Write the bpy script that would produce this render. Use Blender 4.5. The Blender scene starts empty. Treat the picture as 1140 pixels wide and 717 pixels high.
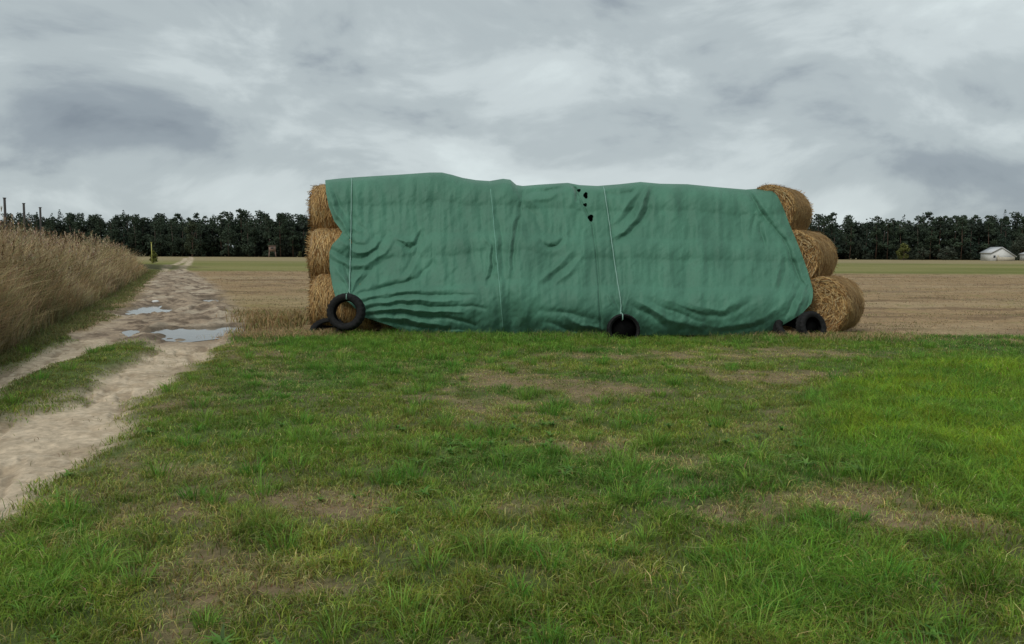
import bpy, math, random
import numpy as np
from mathutils import Vector, Matrix
random.seed(7)
rng = np.random.default_rng(11)
scene = bpy.context.scene
C = scene.collection

# ------------------------------------------------------------------ camera
F = 878.0; CX, CY = 570.0, 358.5; H = 1.6
pitch = math.atan((CY - 282.6) / F); roll = math.radians(0.25)
fwd = np.array([0, math.cos(pitch), -math.sin(pitch)])
r0 = np.array([1.0, 0, 0]); u0 = np.cross(r0, fwd)
right = r0 * math.cos(roll) + u0 * math.sin(roll)
up = np.cross(right, fwd)
cam_pos = np.array([0, 0, H])
cd = bpy.data.cameras.new('camera'); cam = bpy.data.objects.new('camera', cd); C.objects.link(cam)
cd.sensor_width = 36; cd.lens = 36 * F / 1140; cd.clip_end = 8000; cd.clip_start = 0.05
m = Matrix((tuple(right), tuple(up), tuple(-fwd))).transposed().to_4x4(); m.translation = Vector(cam_pos)
cam.matrix_world = m
scene.camera = cam

def ray(px, py):
    px = np.asarray(px, float)[..., None]; py = np.asarray(py, float)[..., None]
    return fwd + right * (px - CX) / F + up * (CY - py) / F
def ground_pt(px, py):                     # where a sight line meets flat ground
    d = ray(px, py); t = -H / d[..., 2]
    return (cam_pos + d * t[..., None])[..., :2]
def at_depth(px, py, Y):                   # where a sight line meets the upright plane y = Y
    d = ray(px, py); t = np.asarray(Y) / d[..., 1]
    return cam_pos + d * t[..., None]
def project(X, Y, Z=0.0):
    p = np.stack([X, Y, np.zeros_like(X) + Z], -1) - cam_pos
    w = np.maximum(p @ fwd, 0.05)
    return CX + F * (p @ right) / w, CY - F * (p @ up) / w

# ------------------------------------------------------------------ noise
_perm = rng.permutation(4096)
_val = rng.random(4096)
def vnoise(x, y):
    xi = np.floor(x).astype(np.int64); yi = np.floor(y).astype(np.int64)
    fx = x - xi; fy = y - yi
    fx = fx * fx * (3 - 2 * fx); fy = fy * fy * (3 - 2 * fy)
    def hsh(a, b): return _val[(_perm[a & 4095] + b * 131) & 4095]
    a = hsh(xi, yi); b = hsh(xi + 1, yi); c = hsh(xi, yi + 1); d = hsh(xi + 1, yi + 1)
    return (a * (1 - fx) + b * fx) * (1 - fy) + (c * (1 - fx) + d * fx) * fy
def fbm(x, y, o=4, s=0.0):
    x = np.asarray(x, float); y = np.asarray(y, float)
    t = np.zeros(np.broadcast(x, y).shape); a = 1.0; n = 0
    for k in range(o):
        t += a * vnoise(x * 2 ** k + 17.3 * k + s, y * 2 ** k + 9.1 * k - s); n += a; a *= 0.5
    return t / n
def sstep(a, b, x):
    t = np.clip((x - a) / (b - a), 0, 1); return t * t * (3 - 2 * t)

# ------------------------------------------------------------------ helpers
def tag(o, label=None, cat=None, group=None, kind=None):
    if label: o['label'] = label
    if cat: o['category'] = cat
    if group: o['group'] = group
    if kind: o['kind'] = kind
    return o
def link(name, me, mat=None, parent=None):
    o = bpy.data.objects.new(name, me); C.objects.link(o)
    if mat: me.materials.append(mat)
    if parent: o.parent = parent
    return o
def np_mesh(name, V, loops, counts, col=None, smooth=False, attrs=None):
    me = bpy.data.meshes.new(name)
    me.vertices.add(len(V)); me.vertices.foreach_set('co', np.ascontiguousarray(V, np.float32).ravel())
    me.loops.add(len(loops)); me.loops.foreach_set('vertex_index', np.ascontiguousarray(loops, np.int32))
    me.polygons.add(len(counts))
    st = np.concatenate([[0], np.cumsum(counts)[:-1]]).astype(np.int32)
    me.polygons.foreach_set('loop_start', st)
    if smooth: me.polygons.foreach_set('use_smooth', np.ones(len(counts), bool))
    me.update(calc_edges=True)
    if col is not None:
        a = me.color_attributes.new('Col', 'FLOAT_COLOR', 'POINT')
        c4 = np.ones((len(V), 4), np.float32); c4[:, :3] = col
        a.data.foreach_set('color', c4.ravel())
    for k, v in (attrs or {}).items():
        a = me.attributes.new(k, 'FLOAT', 'POINT'); a.data.foreach_set('value', np.ascontiguousarray(v, np.float32))
    return me
def grid_faces(nu, nv, wrap=False):        # index = i*nv + j
    i = np.arange(nu if wrap else nu - 1); j = np.arange(nv - 1)
    I, J = np.meshgrid(i, j, indexing='ij'); I2 = (I + 1) % nu
    return np.stack([I * nv + J, I2 * nv + J, I2 * nv + J + 1, I * nv + J + 1], -1).reshape(-1, 4)
def blade_arrays(P, h, w, az, lean, face, cb, ct, curl=0.5):
    """N bent tapering blades: 2 base + 2 middle + 1 tip vertices each."""
    N = len(P)
    d = np.stack([np.cos(az), np.sin(az)], -1); s = np.stack([np.cos(face), np.sin(face)], -1)
    V = np.zeros((N, 5, 3))
    mid = 0.5
    for k, (t, ww) in enumerate(((0, 1.0), (mid, 0.8))):
        off = d * (lean * h * t ** 2 * (1 + curl * 0))[:, None]
        for q, sg in enumerate((-1, 1)):
            V[:, k * 2 + q, :2] = P[:, :2] + off + s * (sg * w * 0.5 * ww)[:, None]
            V[:, k * 2 + q, 2] = P[:, 2] + h * t * (1 - 0.12 * lean * t)
    V[:, 4, :2] = P[:, :2] + d * (lean * h)[:, None]
    V[:, 4, 2] = P[:, 2] + h * np.maximum(1 - 0.45 * lean, 0.25)
    b = np.arange(N)[:, None] * 5
    L = (b + np.array([0, 1, 3, 2, 2, 3, 4])).ravel()
    cnt = np.tile([4, 3], N)
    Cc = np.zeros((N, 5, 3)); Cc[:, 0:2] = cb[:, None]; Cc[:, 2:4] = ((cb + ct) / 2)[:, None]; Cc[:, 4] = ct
    return V.reshape(-1, 3), L, cnt, Cc.reshape(-1, 3)
def join(parts):
    V, L, N, K = [], [], [], []; off = 0
    for v, l, n, c in parts:
        V.append(v); L.append(np.asarray(l) + off); N.append(n); K.append(np.zeros((len(v), 3)) + c); off += len(v)
    return np.concatenate(V), np.concatenate(L), np.concatenate(N), np.concatenate(K)
def tube_arrays(path, rad, n=6, col=(0.3, 0.3, 0.3)):
    path = np.asarray(path, float); K = len(path); rad = np.zeros(K) + rad
    t = np.gradient(path, axis=0); t /= np.linalg.norm(t, axis=1)[:, None] + 1e-9
    ref = np.array([0.13, 0.97, 0.21]) if abs(t[0, 1]) < 0.9 else np.array([1.0, 0, 0])
    a = np.cross(t, ref); a /= np.linalg.norm(a, axis=1)[:, None]; b = np.cross(t, a)
    th = np.arange(n) / n * 2 * np.pi
    V = path[:, None] + rad[:, None, None] * (a[:, None] * np.cos(th)[None, :, None] + b[:, None] * np.sin(th)[None, :, None])
    i, j = np.meshgrid(np.arange(K - 1), np.arange(n), indexing='ij'); j2 = (j + 1) % n
    f = np.stack([i * n + j, i * n + j2, (i + 1) * n + j2, (i + 1) * n + j], -1).reshape(-1, 4)
    L = np.concatenate([f.ravel(), np.arange(n)[::-1], (K - 1) * n + np.arange(n)])
    cnt = np.concatenate([np.full(len(f), 4), [n, n]])
    return V.reshape(-1, 3), L, cnt, np.zeros((K * n, 3)) + col
def box_arrays(c, s, rz=0.0, col=(0.5, 0.5, 0.5)):
    v = np.array([[x, y, z] for x in (-.5, .5) for y in (-.5, .5) for z in (-.5, .5)]) * s
    cc, ss = math.cos(rz), math.sin(rz)
    v = v @ np.array([[cc, ss, 0], [-ss, cc, 0], [0, 0, 1]]) + c
    f = [0, 1, 3, 2, 4, 6, 7, 5, 0, 4, 5, 1, 2, 3, 7, 6, 0, 2, 6, 4, 1, 5, 7, 3]
    return v, np.array(f), np.full(6, 4), np.zeros((8, 3)) + col

# ------------------------------------------------------------------ materials
def nodes_of(name):
    m = bpy.data.materials.new(name); m.use_nodes = True
    nt = m.node_tree; return m, nt, nt.nodes['Principled BSDF']
def noise_node(nt, scale, detail=6, rough=0.6, coord='Object', stretch=None, dist=0.0):
    tc = nt.nodes.new('ShaderNodeTexCoord'); mp = nt.nodes.new('ShaderNodeMapping')
    if stretch: mp.inputs['Scale'].default_value = stretch
    n = nt.nodes.new('ShaderNodeTexNoise'); n.inputs['Scale'].default_value = scale
    n.inputs['Detail'].default_value = detail; n.inputs['Roughness'].default_value = rough
    n.inputs['Distortion'].default_value = dist
    nt.links.new(tc.outputs[coord], mp.inputs[0]); nt.links.new(mp.outputs[0], n.inputs['Vector'])
    return n
def mul_noise(nt, col_out, n, lo, hi):
    mr = nt.nodes.new('ShaderNodeMapRange'); mr.inputs[1].default_value = 0.25; mr.inputs[2].default_value = 0.75
    mr.inputs[3].default_value = lo; mr.inputs[4].default_value = hi
    nt.links.new(n.outputs[0], mr.inputs[0])
    vm = nt.nodes.new('ShaderNodeVectorMath'); vm.operation = 'SCALE'
    nt.links.new(col_out, vm.inputs[0]); nt.links.new(mr.outputs[0], vm.inputs['Scale'])
    return vm.outputs[0]
def add_bump(nt, b, n, strength, dist):
    bp = nt.nodes.new('ShaderNodeBump'); bp.inputs['Strength'].default_value = strength; bp.inputs['Distance'].default_value = dist
    nt.links.new(n.outputs[0], bp.inputs['Height']); nt.links.new(bp.outputs[0], b.inputs['Normal']); return bp
def attr_mat(name, rough=0.8, transl=0.0, nscale=None, lo=0.7, hi=1.3, bump=0, bdist=0.02, spec=0.2):
    m, nt, b = nodes_of(name)
    a = nt.nodes.new('ShaderNodeAttribute'); a.attribute_name = 'Col'
    out = a.outputs['Color']
    if nscale:
        n = noise_node(nt, nscale); out = mul_noise(nt, out, n, lo, hi)
        if bump: add_bump(nt, b, n, bump, bdist)
    nt.links.new(out, b.inputs['Base Color'])
    b.inputs['Roughness'].default_value = rough; b.inputs['Specular IOR Level'].default_value = spec
    if transl:
        t = nt.nodes.new('ShaderNodeBsdfTranslucent'); nt.links.new(out, t.inputs[0])
        mx = nt.nodes.new('ShaderNodeMixShader'); mx.inputs[0].default_value = transl
        o = nt.nodes['Material Output']
        nt.links.new(b.outputs[0], mx.inputs[1]); nt.links.new(t.outputs[0], mx.inputs[2]); nt.links.new(mx.outputs[0], o.inputs[0])
    return m
def flat_mat(name, col, rough=0.6, nscale=8, lo=0.8, hi=1.2, bump=0.2, bdist=0.01, spec=0.3, stretch=None):
    m, nt, b = nodes_of(name)
    rgb = nt.nodes.new('ShaderNodeRGB'); rgb.outputs[0].default_value = (*col, 1)
    n = noise_node(nt, nscale, stretch=stretch); nt.links.new(mul_noise(nt, rgb.outputs[0], n, lo, hi), b.inputs['Base Color'])
    if bump: add_bump(nt, b, n, bump, bdist)
    b.inputs['Roughness'].default_value = rough; b.inputs['Specular IOR Level'].default_value = spec
    return m
M_grass = attr_mat('grass blades', 0.6, 0.4)
M_dry = attr_mat('dry stalks', 0.8, 0.2)
M_straw = attr_mat('straw', 0.75, 0.0, 30, 0.75, 1.25)
M_leaf = attr_mat('foliage', 0.8, 0.15)
M_bark = flat_mat('bark', (0.12, 0.08, 0.06), 0.9, 5)
M_pole = flat_mat('weathered wood', (0.05, 0.045, 0.042), 0.85, 4)
M_rubber = flat_mat('rubber', (0.012, 0.012, 0.012), 0.8, 25, 0.5, 1.8, 0.3, 0.003, .15)
M_tyreshade = flat_mat('tyre hole shade', (0.004, 0.004, 0.004), .9, 12, .6, 1.4, .2, .01, .05)  # near-black colour standing in for shade inside the tyres
M_rope = flat_mat('rope', (0.20, 0.34, 0.28), 0.8, 120, 0.8, 1.2, 0.4, 0.002)

# ------------------------------------------------------------------ world
w = bpy.data.worlds.new('World'); scene.world = w; w.use_nodes = True
nt = w.node_tree; nt.nodes.clear()
N = nt.nodes.new; Lk = nt.links.new
SUN_EL, SUN_AZ = math.radians(48), math.radians(215)     # azimuth clockwise from +Y
outw = N('ShaderNodeOutputWorld'); bg = N('ShaderNodeBackground'); bg.inputs[1].default_value = 0.1
Lk(bg.outputs[0], outw.inputs[0])
sky = N('ShaderNodeTexSky'); sky.sky_type = 'NISHITA'; sky.sun_disc = False
sky.sun_elevation = SUN_EL; sky.sun_rotation = SUN_AZ
tc = N('ShaderNodeTexCoord'); sep = N('ShaderNodeSeparateXYZ'); Lk(tc.outputs['Generated'], sep.inputs[0])
def mth(op, a, b=None, clamp=False):
    n = N('ShaderNodeMath'); n.operation = op; n.use_clamp = clamp
    for k, v in enumerate((a, b)):
        if v is None: continue
        if isinstance(v, (int, float)): n.inputs[k].default_value = v
        else: Lk(v, n.inputs[k])
    return n.outputs[0]
zc = mth('MAXIMUM', sep.outputs[2], 0.0)
den = mth('ADD', zc, 0.42)
pxn = mth('DIVIDE', sep.outputs[0], den); pyn = mth('DIVIDE', sep.outputs[1], den)
cmb = N('ShaderNodeCombineXYZ'); Lk(pxn, cmb.inputs[0]); Lk(pyn, cmb.inputs[1])
def wnoise(scale, detail, rough, off=(0, 0, 0), dist=0.0, sc=(1, 1, 1)):
    mp = N('ShaderNodeMapping'); mp.inputs[1].default_value = off; mp.inputs[3].default_value = sc; Lk(cmb.outputs[0], mp.inputs[0])
    n = N('ShaderNodeTexNoise'); n.inputs['Scale'].default_value = scale; n.inputs['Detail'].default_value = detail
    n.inputs['Roughness'].default_value = rough; n.inputs['Distortion'].default_value = dist
    Lk(mp.outputs[0], n.inputs[0]); return n.outputs[0]
nA = wnoise(1.7, 4, 0.5, (3.1, 1.7, 0.4), 0.2, (0.9, 1.5, 1))
_mp = N('ShaderNodeMapping'); _mp.inputs[1].default_value = (4.4, 1.2, 7.9); _mp.inputs[2].default_value = (0, math.radians(12), 0); _mp.inputs[3].default_value = (1.0, 1.0, 2.1); Lk(tc.outputs['Generated'], _mp.inputs[0])
_n = N('ShaderNodeTexNoise'); _n.inputs['Scale'].default_value = 4.2; _n.inputs['Detail'].default_value = 9; _n.inputs['Roughness'].default_value = 0.55; _n.inputs['Distortion'].default_value = 0.35; Lk(_mp.outputs[0], _n.inputs[0]); nB = _n.outputs[0]
# big cloud banks by direction: (azimuth tan, elevation tan, half widths, weight)
ysafe = mth('MAXIMUM', sep.outputs[1], 0.02)
az_t = mth('DIVIDE', sep.outputs[0], ysafe); el_t = mth('DIVIDE', sep.outputs[2], ysafe)
def bank(a, e, wa, we, wt):
    u = mth('DIVIDE', mth('SUBTRACT', az_t, a), wa); v = mth('DIVIDE', mth('SUBTRACT', el_t, e), we)
    r2 = mth('ADD', mth('MULTIPLY', u, u), mth('MULTIPLY', v, v))
    return mth('MULTIPLY', mth('POWER', 2.718, mth('MULTIPLY', r2, -1.0)), wt)
def pxdir(px, py):
    d = ray(px, py); return float(d[0] / d[1]), float(d[2] / d[1])
tot = mth('MULTIPLY', mth('SUBTRACT', nA, 0.5), 0.6)
tot = mth('ADD', tot, mth('MULTIPLY', mth('SUBTRACT', nB, 0.5), 1.7))
for px_, py_, wx, wy, wt in ((90, 135, 260, 40, -0.30), (1100, 186, 190, 26, -0.34), (740, 70, 190, 50, -0.14), (520, 150, 130, 22, -0.10),
                             (300, 205, 420, 26, 0.10), (830, 120, 60, 30, -0.12), (20, 40, 60, 14, -0.12), (1040, 85, 60, 70, 0.16), (330, 60, 180, 45, 0.07),
                             (570, 236, 900, 26, 0.06), (870, 165, 160, 20, 0.06), (400, 105, 90, 20, 0.08)):
    a, e = pxdir(px_, py_); tot = mth('ADD', tot, bank(a, e, wx / F, wy / F, wt))
val = mth('ADD', tot, 0.60, True)
ramp = N('ShaderNodeValToRGB'); cr = ramp.color_ramp; cr.interpolation = 'EASE'
cr.elements[0].position = 0.0; cr.elements[0].color = (0.15, 0.18, 0.215, 1)
cr.elements[1].position = 1.0; cr.elements[1].color = (0.56, 0.625, 0.63, 1)
for p, c in ((0.3, (0.245, 0.285, 0.315)), (0.55, (0.37, 0.42, 0.435)), (0.75, (0.475, 0.53, 0.54))):
    e = cr.elements.new(p); e.color = (*c, 1)
Lk(val, ramp.inputs[0])
vm = N('ShaderNodeVectorMath'); vm.operation = 'SCALE'; vm.inputs['Scale'].default_value = 10.0; Lk(ramp.outputs[0], vm.inputs[0])
mx = N('ShaderNodeMix'); mx.data_type = 'RGBA'; mx.inputs[0].default_value = 0.96
Lk(sky.outputs[0], mx.inputs[6]); Lk(vm.outputs[0], mx.inputs[7]); Lk(mx.outputs[2], bg.inputs[0])
sl = bpy.data.lights.new('sun', 'SUN'); sl.energy = 1.5; sl.angle = math.radians(22); sl.color = (1, 0.97, 0.92)
so = bpy.data.objects.new('sun', sl); C.objects.link(so)
sd = Vector((math.sin(SUN_AZ) * math.cos(SUN_EL), math.cos(SUN_AZ) * math.cos(SUN_EL), math.sin(SUN_EL)))
so.rotation_euler = sd.to_track_quat('Z', 'Y').to_euler(); so.location = sd * 100
vs = scene.view_settings; vs.view_transform = 'Standard'; vs.look = 'None'; vs.gamma = 1; vs.exposure = 0.3; vs.use_curve_mapping = False

# ------------------------------------------------------------------ terrain masks (all in ground metres)
def poly(pts): return ground_pt([p[0] for p in pts], [p[1] for p in pts])
def sdist(X, Y, P):                        # signed distance to polygon, negative inside
    d = np.full(X.shape, 1e9); ins = np.zeros(X.shape, bool)
    for i in range(len(P)):
        a = P[i]; b = P[(i + 1) % len(P)]; e = b - a
        wx = X - a[0]; wy = Y - a[1]; t = np.clip((wx * e[0] + wy * e[1]) / (e @ e), 0, 1)
        d = np.minimum(d, (wx - e[0] * t) ** 2 + (wy - e[1] * t) ** 2)
        c = ((a[1] > Y) != (b[1] > Y)); den_ = (b[1] - a[1]) if abs(b[1] - a[1]) > 1e-9 else 1e-9
        ins ^= c & (X < (b[0] - a[0]) * (Y - a[1]) / den_ + a[0])
    d = np.sqrt(d); return np.where(ins, -d, d)
def ldist(X, Y, P):
    d = np.full(X.shape, 1e9)
    for i in range(len(P) - 1):
        a = P[i]; e = P[i + 1] - a
        wx = X - a[0]; wy = Y - a[1]; t = np.clip((wx * e[0] + wy * e[1]) / (e @ e), 0, 1)
        d = np.minimum(d, (wx - e[0] * t) ** 2 + (wy - e[1] * t) ** 2)
    return np.sqrt(d)
RUT_R = poly([(-250, 570), (-100, 515), (0, 472), (60, 448), (110, 423), (150, 398), (178, 380), (190, 370), (255, 368), (235, 390), (190, 422), (150, 462), (100, 505), (60, 545), (0, 592), (-100, 680), (-250, 800)])
RUT_L = poly([(-250, 505), (-100, 450), (0, 407), (60, 383), (110, 360), (150, 340), (200, 345), (160, 368), (120, 382), (60, 408), (0, 436), (-100, 480), (-250, 560)])
MUD = poly([(95, 374), (130, 350), (158, 325), (176, 305), (200, 299), (216, 304), (238, 318), (252, 335), (262, 352), (277, 362), (262, 374), (235, 382), (180, 380)])
FAR_L = poly([(184, 308), (179, 303), (190, 297), (205, 290.5), (207, 287.5)])
FAR_R = poly([(222, 315), (203, 304), (203, 300), (210, 293), (213, 288), (212, 285.5)])
PUD1 = poly([(164, 365), (186, 361), (210, 362.5), (235, 361.5), (258, 359.5), (275, 361), (268, 366.5), (242, 369.5), (212, 373.5), (190, 371.5), (174, 369)])
PUD2 = poly([(150, 345), (156, 341), (166, 339), (172, 337), (176, 339), (184, 342), (180, 344.5), (170, 345.5), (161, 347), (154, 347)])
PUD3 = poly([(222, 333), (232, 329), (246, 330), (244, 334), (230, 335)])
BANK = np.array([[-3.2, 1.0], [-7.5, 11.6], [-10.0, 17.8], [-16.6, 34], [-28.0, 61], [-31.5, 69]])
def bank_d(X, Y):                          # metres to the left of the foot of the reed bank
    xb = np.interp(Y, BANK[:, 1], BANK[:, 0]); return (xb - X) * 0.925
def blobs(px, py, L):
    t = np.zeros(px.shape)
    for x, y, wx, wy, a in L: t += a * np.exp(-((px - x) / wx) ** 2 - ((py - y) / wy) ** 2)
    return t
BROWN = [(385, 585, 60, 26, .8), (440, 565, 60, 18, .5), (570, 425, 60, 12, .8), (455, 440, 60, 16, .7), (640, 425, 130, 24, .55), (820, 585, 60, 18, .8), (960, 555, 75, 22, 1.0), (1030, 590, 70, 16, .8),
         (715, 622, 45, 20, .9), (600, 575, 70, 14, .6), (860, 480, 60, 40, .55), (760, 450, 80, 30, .45), (920, 420, 80, 12, .8), (1100, 408, 60, 6, .8), (160, 680, 45, 30, .45), (500, 700, 40, 20, .6),
         (870, 395, 140, 8, .45), (540, 460, 60, 14, .5), (330, 640, 40, 14, .4), (520, 640, 60, 18, .5), (1120, 640, 50, 25, .4), (1000, 700, 30, 12, .4), (230, 395, 60, 16, .35), (150, 500, 50, 14, .3)]
LUSH = [(1060, 475, 130, 65, 1.0), (900, 665, 110, 60, 1.0), (600, 625, 70, 24, .9), (50, 650, 80, 60, .9), (420, 385, 200, 14, .7), (800, 380, 250, 10, .6), (330, 490, 110, 30, .55), (280, 590, 50, 30, .7),
        (590, 520, 80, 30, .4), (830, 545, 40, 18, .6), (700, 540, 60, 22, .5), (430, 545, 30, 15, .5), (130, 600, 60, 22, .5), (560, 460, 40, 14, .3), (760, 600, 60, 20, .4), (1110, 560, 60, 30, .5),
        (690, 660, 60, 40, .35), (400, 410, 120, 14, .6), (240, 430, 60, 20, .3), (250, 690, 50, 30, .3)]
LUSHPOLY = poly([(908, 470), (905, 440), (935, 420), (1000, 408), (1150, 398), (1300, 395), (1300, 560), (1150, 572), (1060, 560), (985, 540), (940, 515)])
def masks(X, Y):
    X = np.asarray(X, float); Y = np.asarray(Y, float)
    px, py = project(X, np.maximum(Y, 0.5)); m = {}
    behind = Y < 2.5
    jit = (fbm(X * 1.3, Y * 1.3, 4) - 0.5) * 0.7
    near = Y < 90
    def on(fn, far=9.0):
        o = np.full(X.shape, far); o[near] = fn(X[near], Y[near]); return o
    sr = on(lambda a, b: sdist(a, b, RUT_R)); sl_ = on(lambda a, b: sdist(a, b, RUT_L)); sm = on(lambda a, b: sdist(a, b, MUD))
    m['rut'] = np.maximum(sstep(0.22, -0.22, sr + jit), sstep(0.18, -0.18, sl_ + jit * 0.8))
    m['mud'] = sstep(0.5, -0.4, sm + jit * 1.2)
    fl = ldist(X, Y, FAR_L); fr = ldist(X, Y, FAR_R); wd = 0.28 + Y * 0.0012
    m['far'] = np.maximum(sstep(wd * 1.6, wd * 0.6, fl + jit * 0.6), sstep(wd * 1.6, wd * 0.6, fr + jit * 0.6)) * (Y > 30)
    m['pud'] = np.minimum(np.minimum(on(lambda a, b: sdist(a, b, PUD1)), on(lambda a, b: sdist(a, b, PUD2))), on(lambda a, b: sdist(a, b, PUD3)) + 0.15)
    m['bank'] = bank_d(X, Y)
    br = blobs(px, py, BROWN); lu = blobs(px, py, LUSH)
    n1 = fbm(X * 0.9, Y * 0.9, 5, 3.3); n2 = fbm(X * 0.45, Y * 0.45, 4, 8.1)
    br = np.where(behind, 0.3, br); lu = np.where(behind, 0.3, lu)
    n1b = fbm(X * 3.2, Y * 3.2, 4, 4.4); m['brown'] = np.clip(sstep(0.35, 1.35, br * .85 + (n1 - 0.5) * 2.2 + (n1b - .5) * 1.8 + 0.27), 0, 1)
    lp = sstep(.35, -.35, on(lambda a, b: sdist(a, b, LUSHPOLY)) + jit * .9); m['lp'] = lp; m['brown'] = m['brown'] * (1 - .9 * lp); lu = lu + lp
    m['lush'] = np.clip(lu + (n2 - 0.5) * 0.9 - 0.3 * br, 0, 1)
    # limit of the green meadow: straight across in front of the pile, field behind
    edge = 16.3 + (fbm(X * 0.5, Y * 0.3, 3, 5.0) - 0.5) * 1.0
    edge = np.where(X < -4.3, 15.9 + (X + 4.3) * 0.25, edge); edge = np.where(X > 7.2, 16.0 - (X - 7.2) * 0.12, edge)
    m['meadow'] = sstep(edge + 0.35, edge - 0.35, Y) * (1 - sstep(0.0, 0.4, m['bank']))
    m['px'], m['py'] = px, py
    return m
def height(X, Y, m=None):
    m = m or masks(X, Y)
    fade = sstep(120, 40, Y)
    z = (fbm(X * 0.35, Y * 0.35, 3, 1.0) - 0.5) * 0.10 * fade
    z += (fbm(X * 2.3, Y * 2.3, 4, 2.0) - 0.5) * 0.055 * fade
    z *= (1 - 0.5 * m['rut'])
    z -= 0.07 * m['rut']; z += m['rut'] * ((fbm(X * 6, Y * 6, 3, 2.7) - .5) * .045 - .03 * sstep(.5, .7, fbm((X + .41 * Y) * 5, Y * 1.0, 4, 103)))
    z += m['mud'] * ((fbm(X * 2.2, Y * 1.1, 4, 4.0) - 0.50) * 0.26 + (fbm(X * 7, Y * 5, 3, 4.5) - .5) * .09)
    z = np.where(m['mud'] > .5, np.maximum(z, -0.06), z)
    pd = m['pud'] + (fbm(X * 2.0, Y * 1.2, 3, 6.0) - 0.5) * 0.5
    z = z * sstep(-0.15, 0.5, pd) - 0.13 * sstep(0.15, -0.2, pd) - 0.055 * sstep(0.8, 0.0, pd)
    z += 0.55 * sstep(0.3, 3.0, m['bank']) * sstep(95, 70, Y)
    # furrowed field clods
    fld = (1 - m['meadow']) * (1 - m['mud']) * (1 - m['rut']) * (m['bank'] < 0)
    z += fld * (fbm(X * 0.9, Y * 3.5, 4, 7.0) - 0.5) * 0.13 * sstep(15.5, 18, Y) * fade
    return z

# ------------------------------------------------------------------ ground
ang = np.concatenate([np.linspace(-40, 40, 900), np.linspace(40, 320, 90)[1:-1]]) * math.pi / 180
rad = np.concatenate([[0.4, 0.9, 1.4], np.geomspace(1.9, 70, 760), np.geomspace(72, 4000, 130)])
A, R_ = np.meshgrid(ang, rad, indexing='ij')
GX = R_ * np.sin(A); GY = R_ * np.cos(A)
gm = masks(GX.ravel(), GY.ravel()); gx, gy = GX.ravel(), GY.ravel()
gz = height(gx, gy, gm)
def lerp(a, b, t): return a + (np.asarray(b) - a) * np.asarray(t)[..., None]
n1 = fbm(gx * 0.8, gy * 0.8, 5, 21); n2 = fbm(gx * 0.12, gy * 0.35, 4, 31); n3 = fbm(gx * 3.1, gy * 3.1, 4, 41)
n4 = fbm(gx * 0.25, gy * 1.6, 5, 51)
field = np.zeros((len(gx), 3)) + (0.285, 0.20, 0.11)
field = lerp(field, (0.15, 0.10, 0.06), sstep(0.5, 0.72, n4) * 0.75)
field = lerp(field, (0.36, 0.28, 0.17), sstep(0.5, 0.75, n2) * 0.55)
field = lerp(field, (0.16, 0.17, 0.05), sstep(0.58, 0.8, n1) * 0.35 * sstep(60, 20, gy))
strip0 = 62 + (fbm(gx * 0.03, gy * 0.0, 3, 3) - 0.5) * 10
strip = sstep(strip0, strip0 + 10, gy)
green_far = np.zeros((len(gx), 3)) + (0.14, 0.15, 0.04)
green_far = lerp(green_far, (0.22, 0.20, 0.075), sstep(0.4, 0.7, fbm(gx * 0.03, gy * 0.12, 5, 71)) * 0.9)
green_far = lerp(green_far, (0.27, 0.215, 0.12), sstep(120, 190, gy + 40 * (fbm(gx * .02, gy * .02, 3, 2) - .5)) * 0.85)
col = lerp(field, green_far, strip)
soil = np.zeros((len(gx), 3)) + (0.12, 0.095, 0.055)
soil = lerp(soil, (0.085, 0.125, 0.032), .45 + .45 * sstep(0.35, 0.65, n1))
soil = lerp(soil, (0.23, 0.165, 0.10), gm['brown'] * 0.8)
col = lerp(col, soil, gm['meadow'])
# worn dry ground beside the track, left of the pile
dryz = sstep(6.5, 2.5, np.abs(gx + 9.0)) * sstep(15, 18, gy) * sstep(36, 22, gy)
col = lerp(col, (0.22, 0.17, 0.075), dryz * 0.55)
sandc = lerp(np.zeros((len(gx), 3)) + (0.50, 0.405, 0.29), (0.36, 0.28, 0.19), sstep(0.42, 0.75, n3) * 0.7)
sandc = lerp(sandc, (0.20, 0.15, 0.09), sstep(0.55, 0.8, n1) * 0.5)
n6 = fbm(gx * 7, gy * 7, 4, 101); n7 = fbm((gx + .41 * gy) * 5, gy * 1.0, 4, 103)
sandc = lerp(sandc, (0.24, 0.18, 0.115), sstep(0.56, 0.68, n7) * .6); sandc = lerp(sandc, (0.60, 0.50, 0.37), sstep(0.55, 0.72, n6) * .5)
col = lerp(col, sandc, np.clip(gm['rut'], 0, 1)); col = lerp(col, sandc, gm['far'] * 0.85)
n5 = fbm(gx * 1.6, gy * 0.8, 5, 61)
mudc = lerp(np.zeros((len(gx), 3)) + (0.31, 0.24, 0.17), (0.15, 0.112, 0.08), sstep(0.45, 0.65, n3))
mudc = lerp(mudc, (0.42, 0.35, 0.26), sstep(0.52, 0.66, n5) * 0.8)
col = lerp(col, mudc, gm['mud'] * (1 - 0.0 * gx))
col = lerp(col, (0.11, 0.085, 0.06), sstep(0.5, 0.0, gm['pud']) * 0.8)
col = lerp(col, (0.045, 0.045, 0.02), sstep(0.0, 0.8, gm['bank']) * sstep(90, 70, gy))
fq = grid_faces(len(ang), len(rad), wrap=True)[:, ::-1]
cen = np.arange(len(ang)) * len(rad)
V = np.stack([gx, gy, gz], -1); V = np.concatenate([V, [[0, 0, 0]]]); col = np.concatenate([col, [[0.1, 0.1, 0.05]]])
tri = np.stack([cen, np.full_like(cen, len(V) - 1), np.roll(cen, -1)], -1)[:, ::-1]
me = np_mesh('ground', V, np.concatenate([fq.ravel(), tri.ravel()]), np.concatenate([np.full(len(fq), 4), np.full(len(tri), 3)]), col, True)
mt, gnt, gb = nodes_of('ground')
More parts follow.
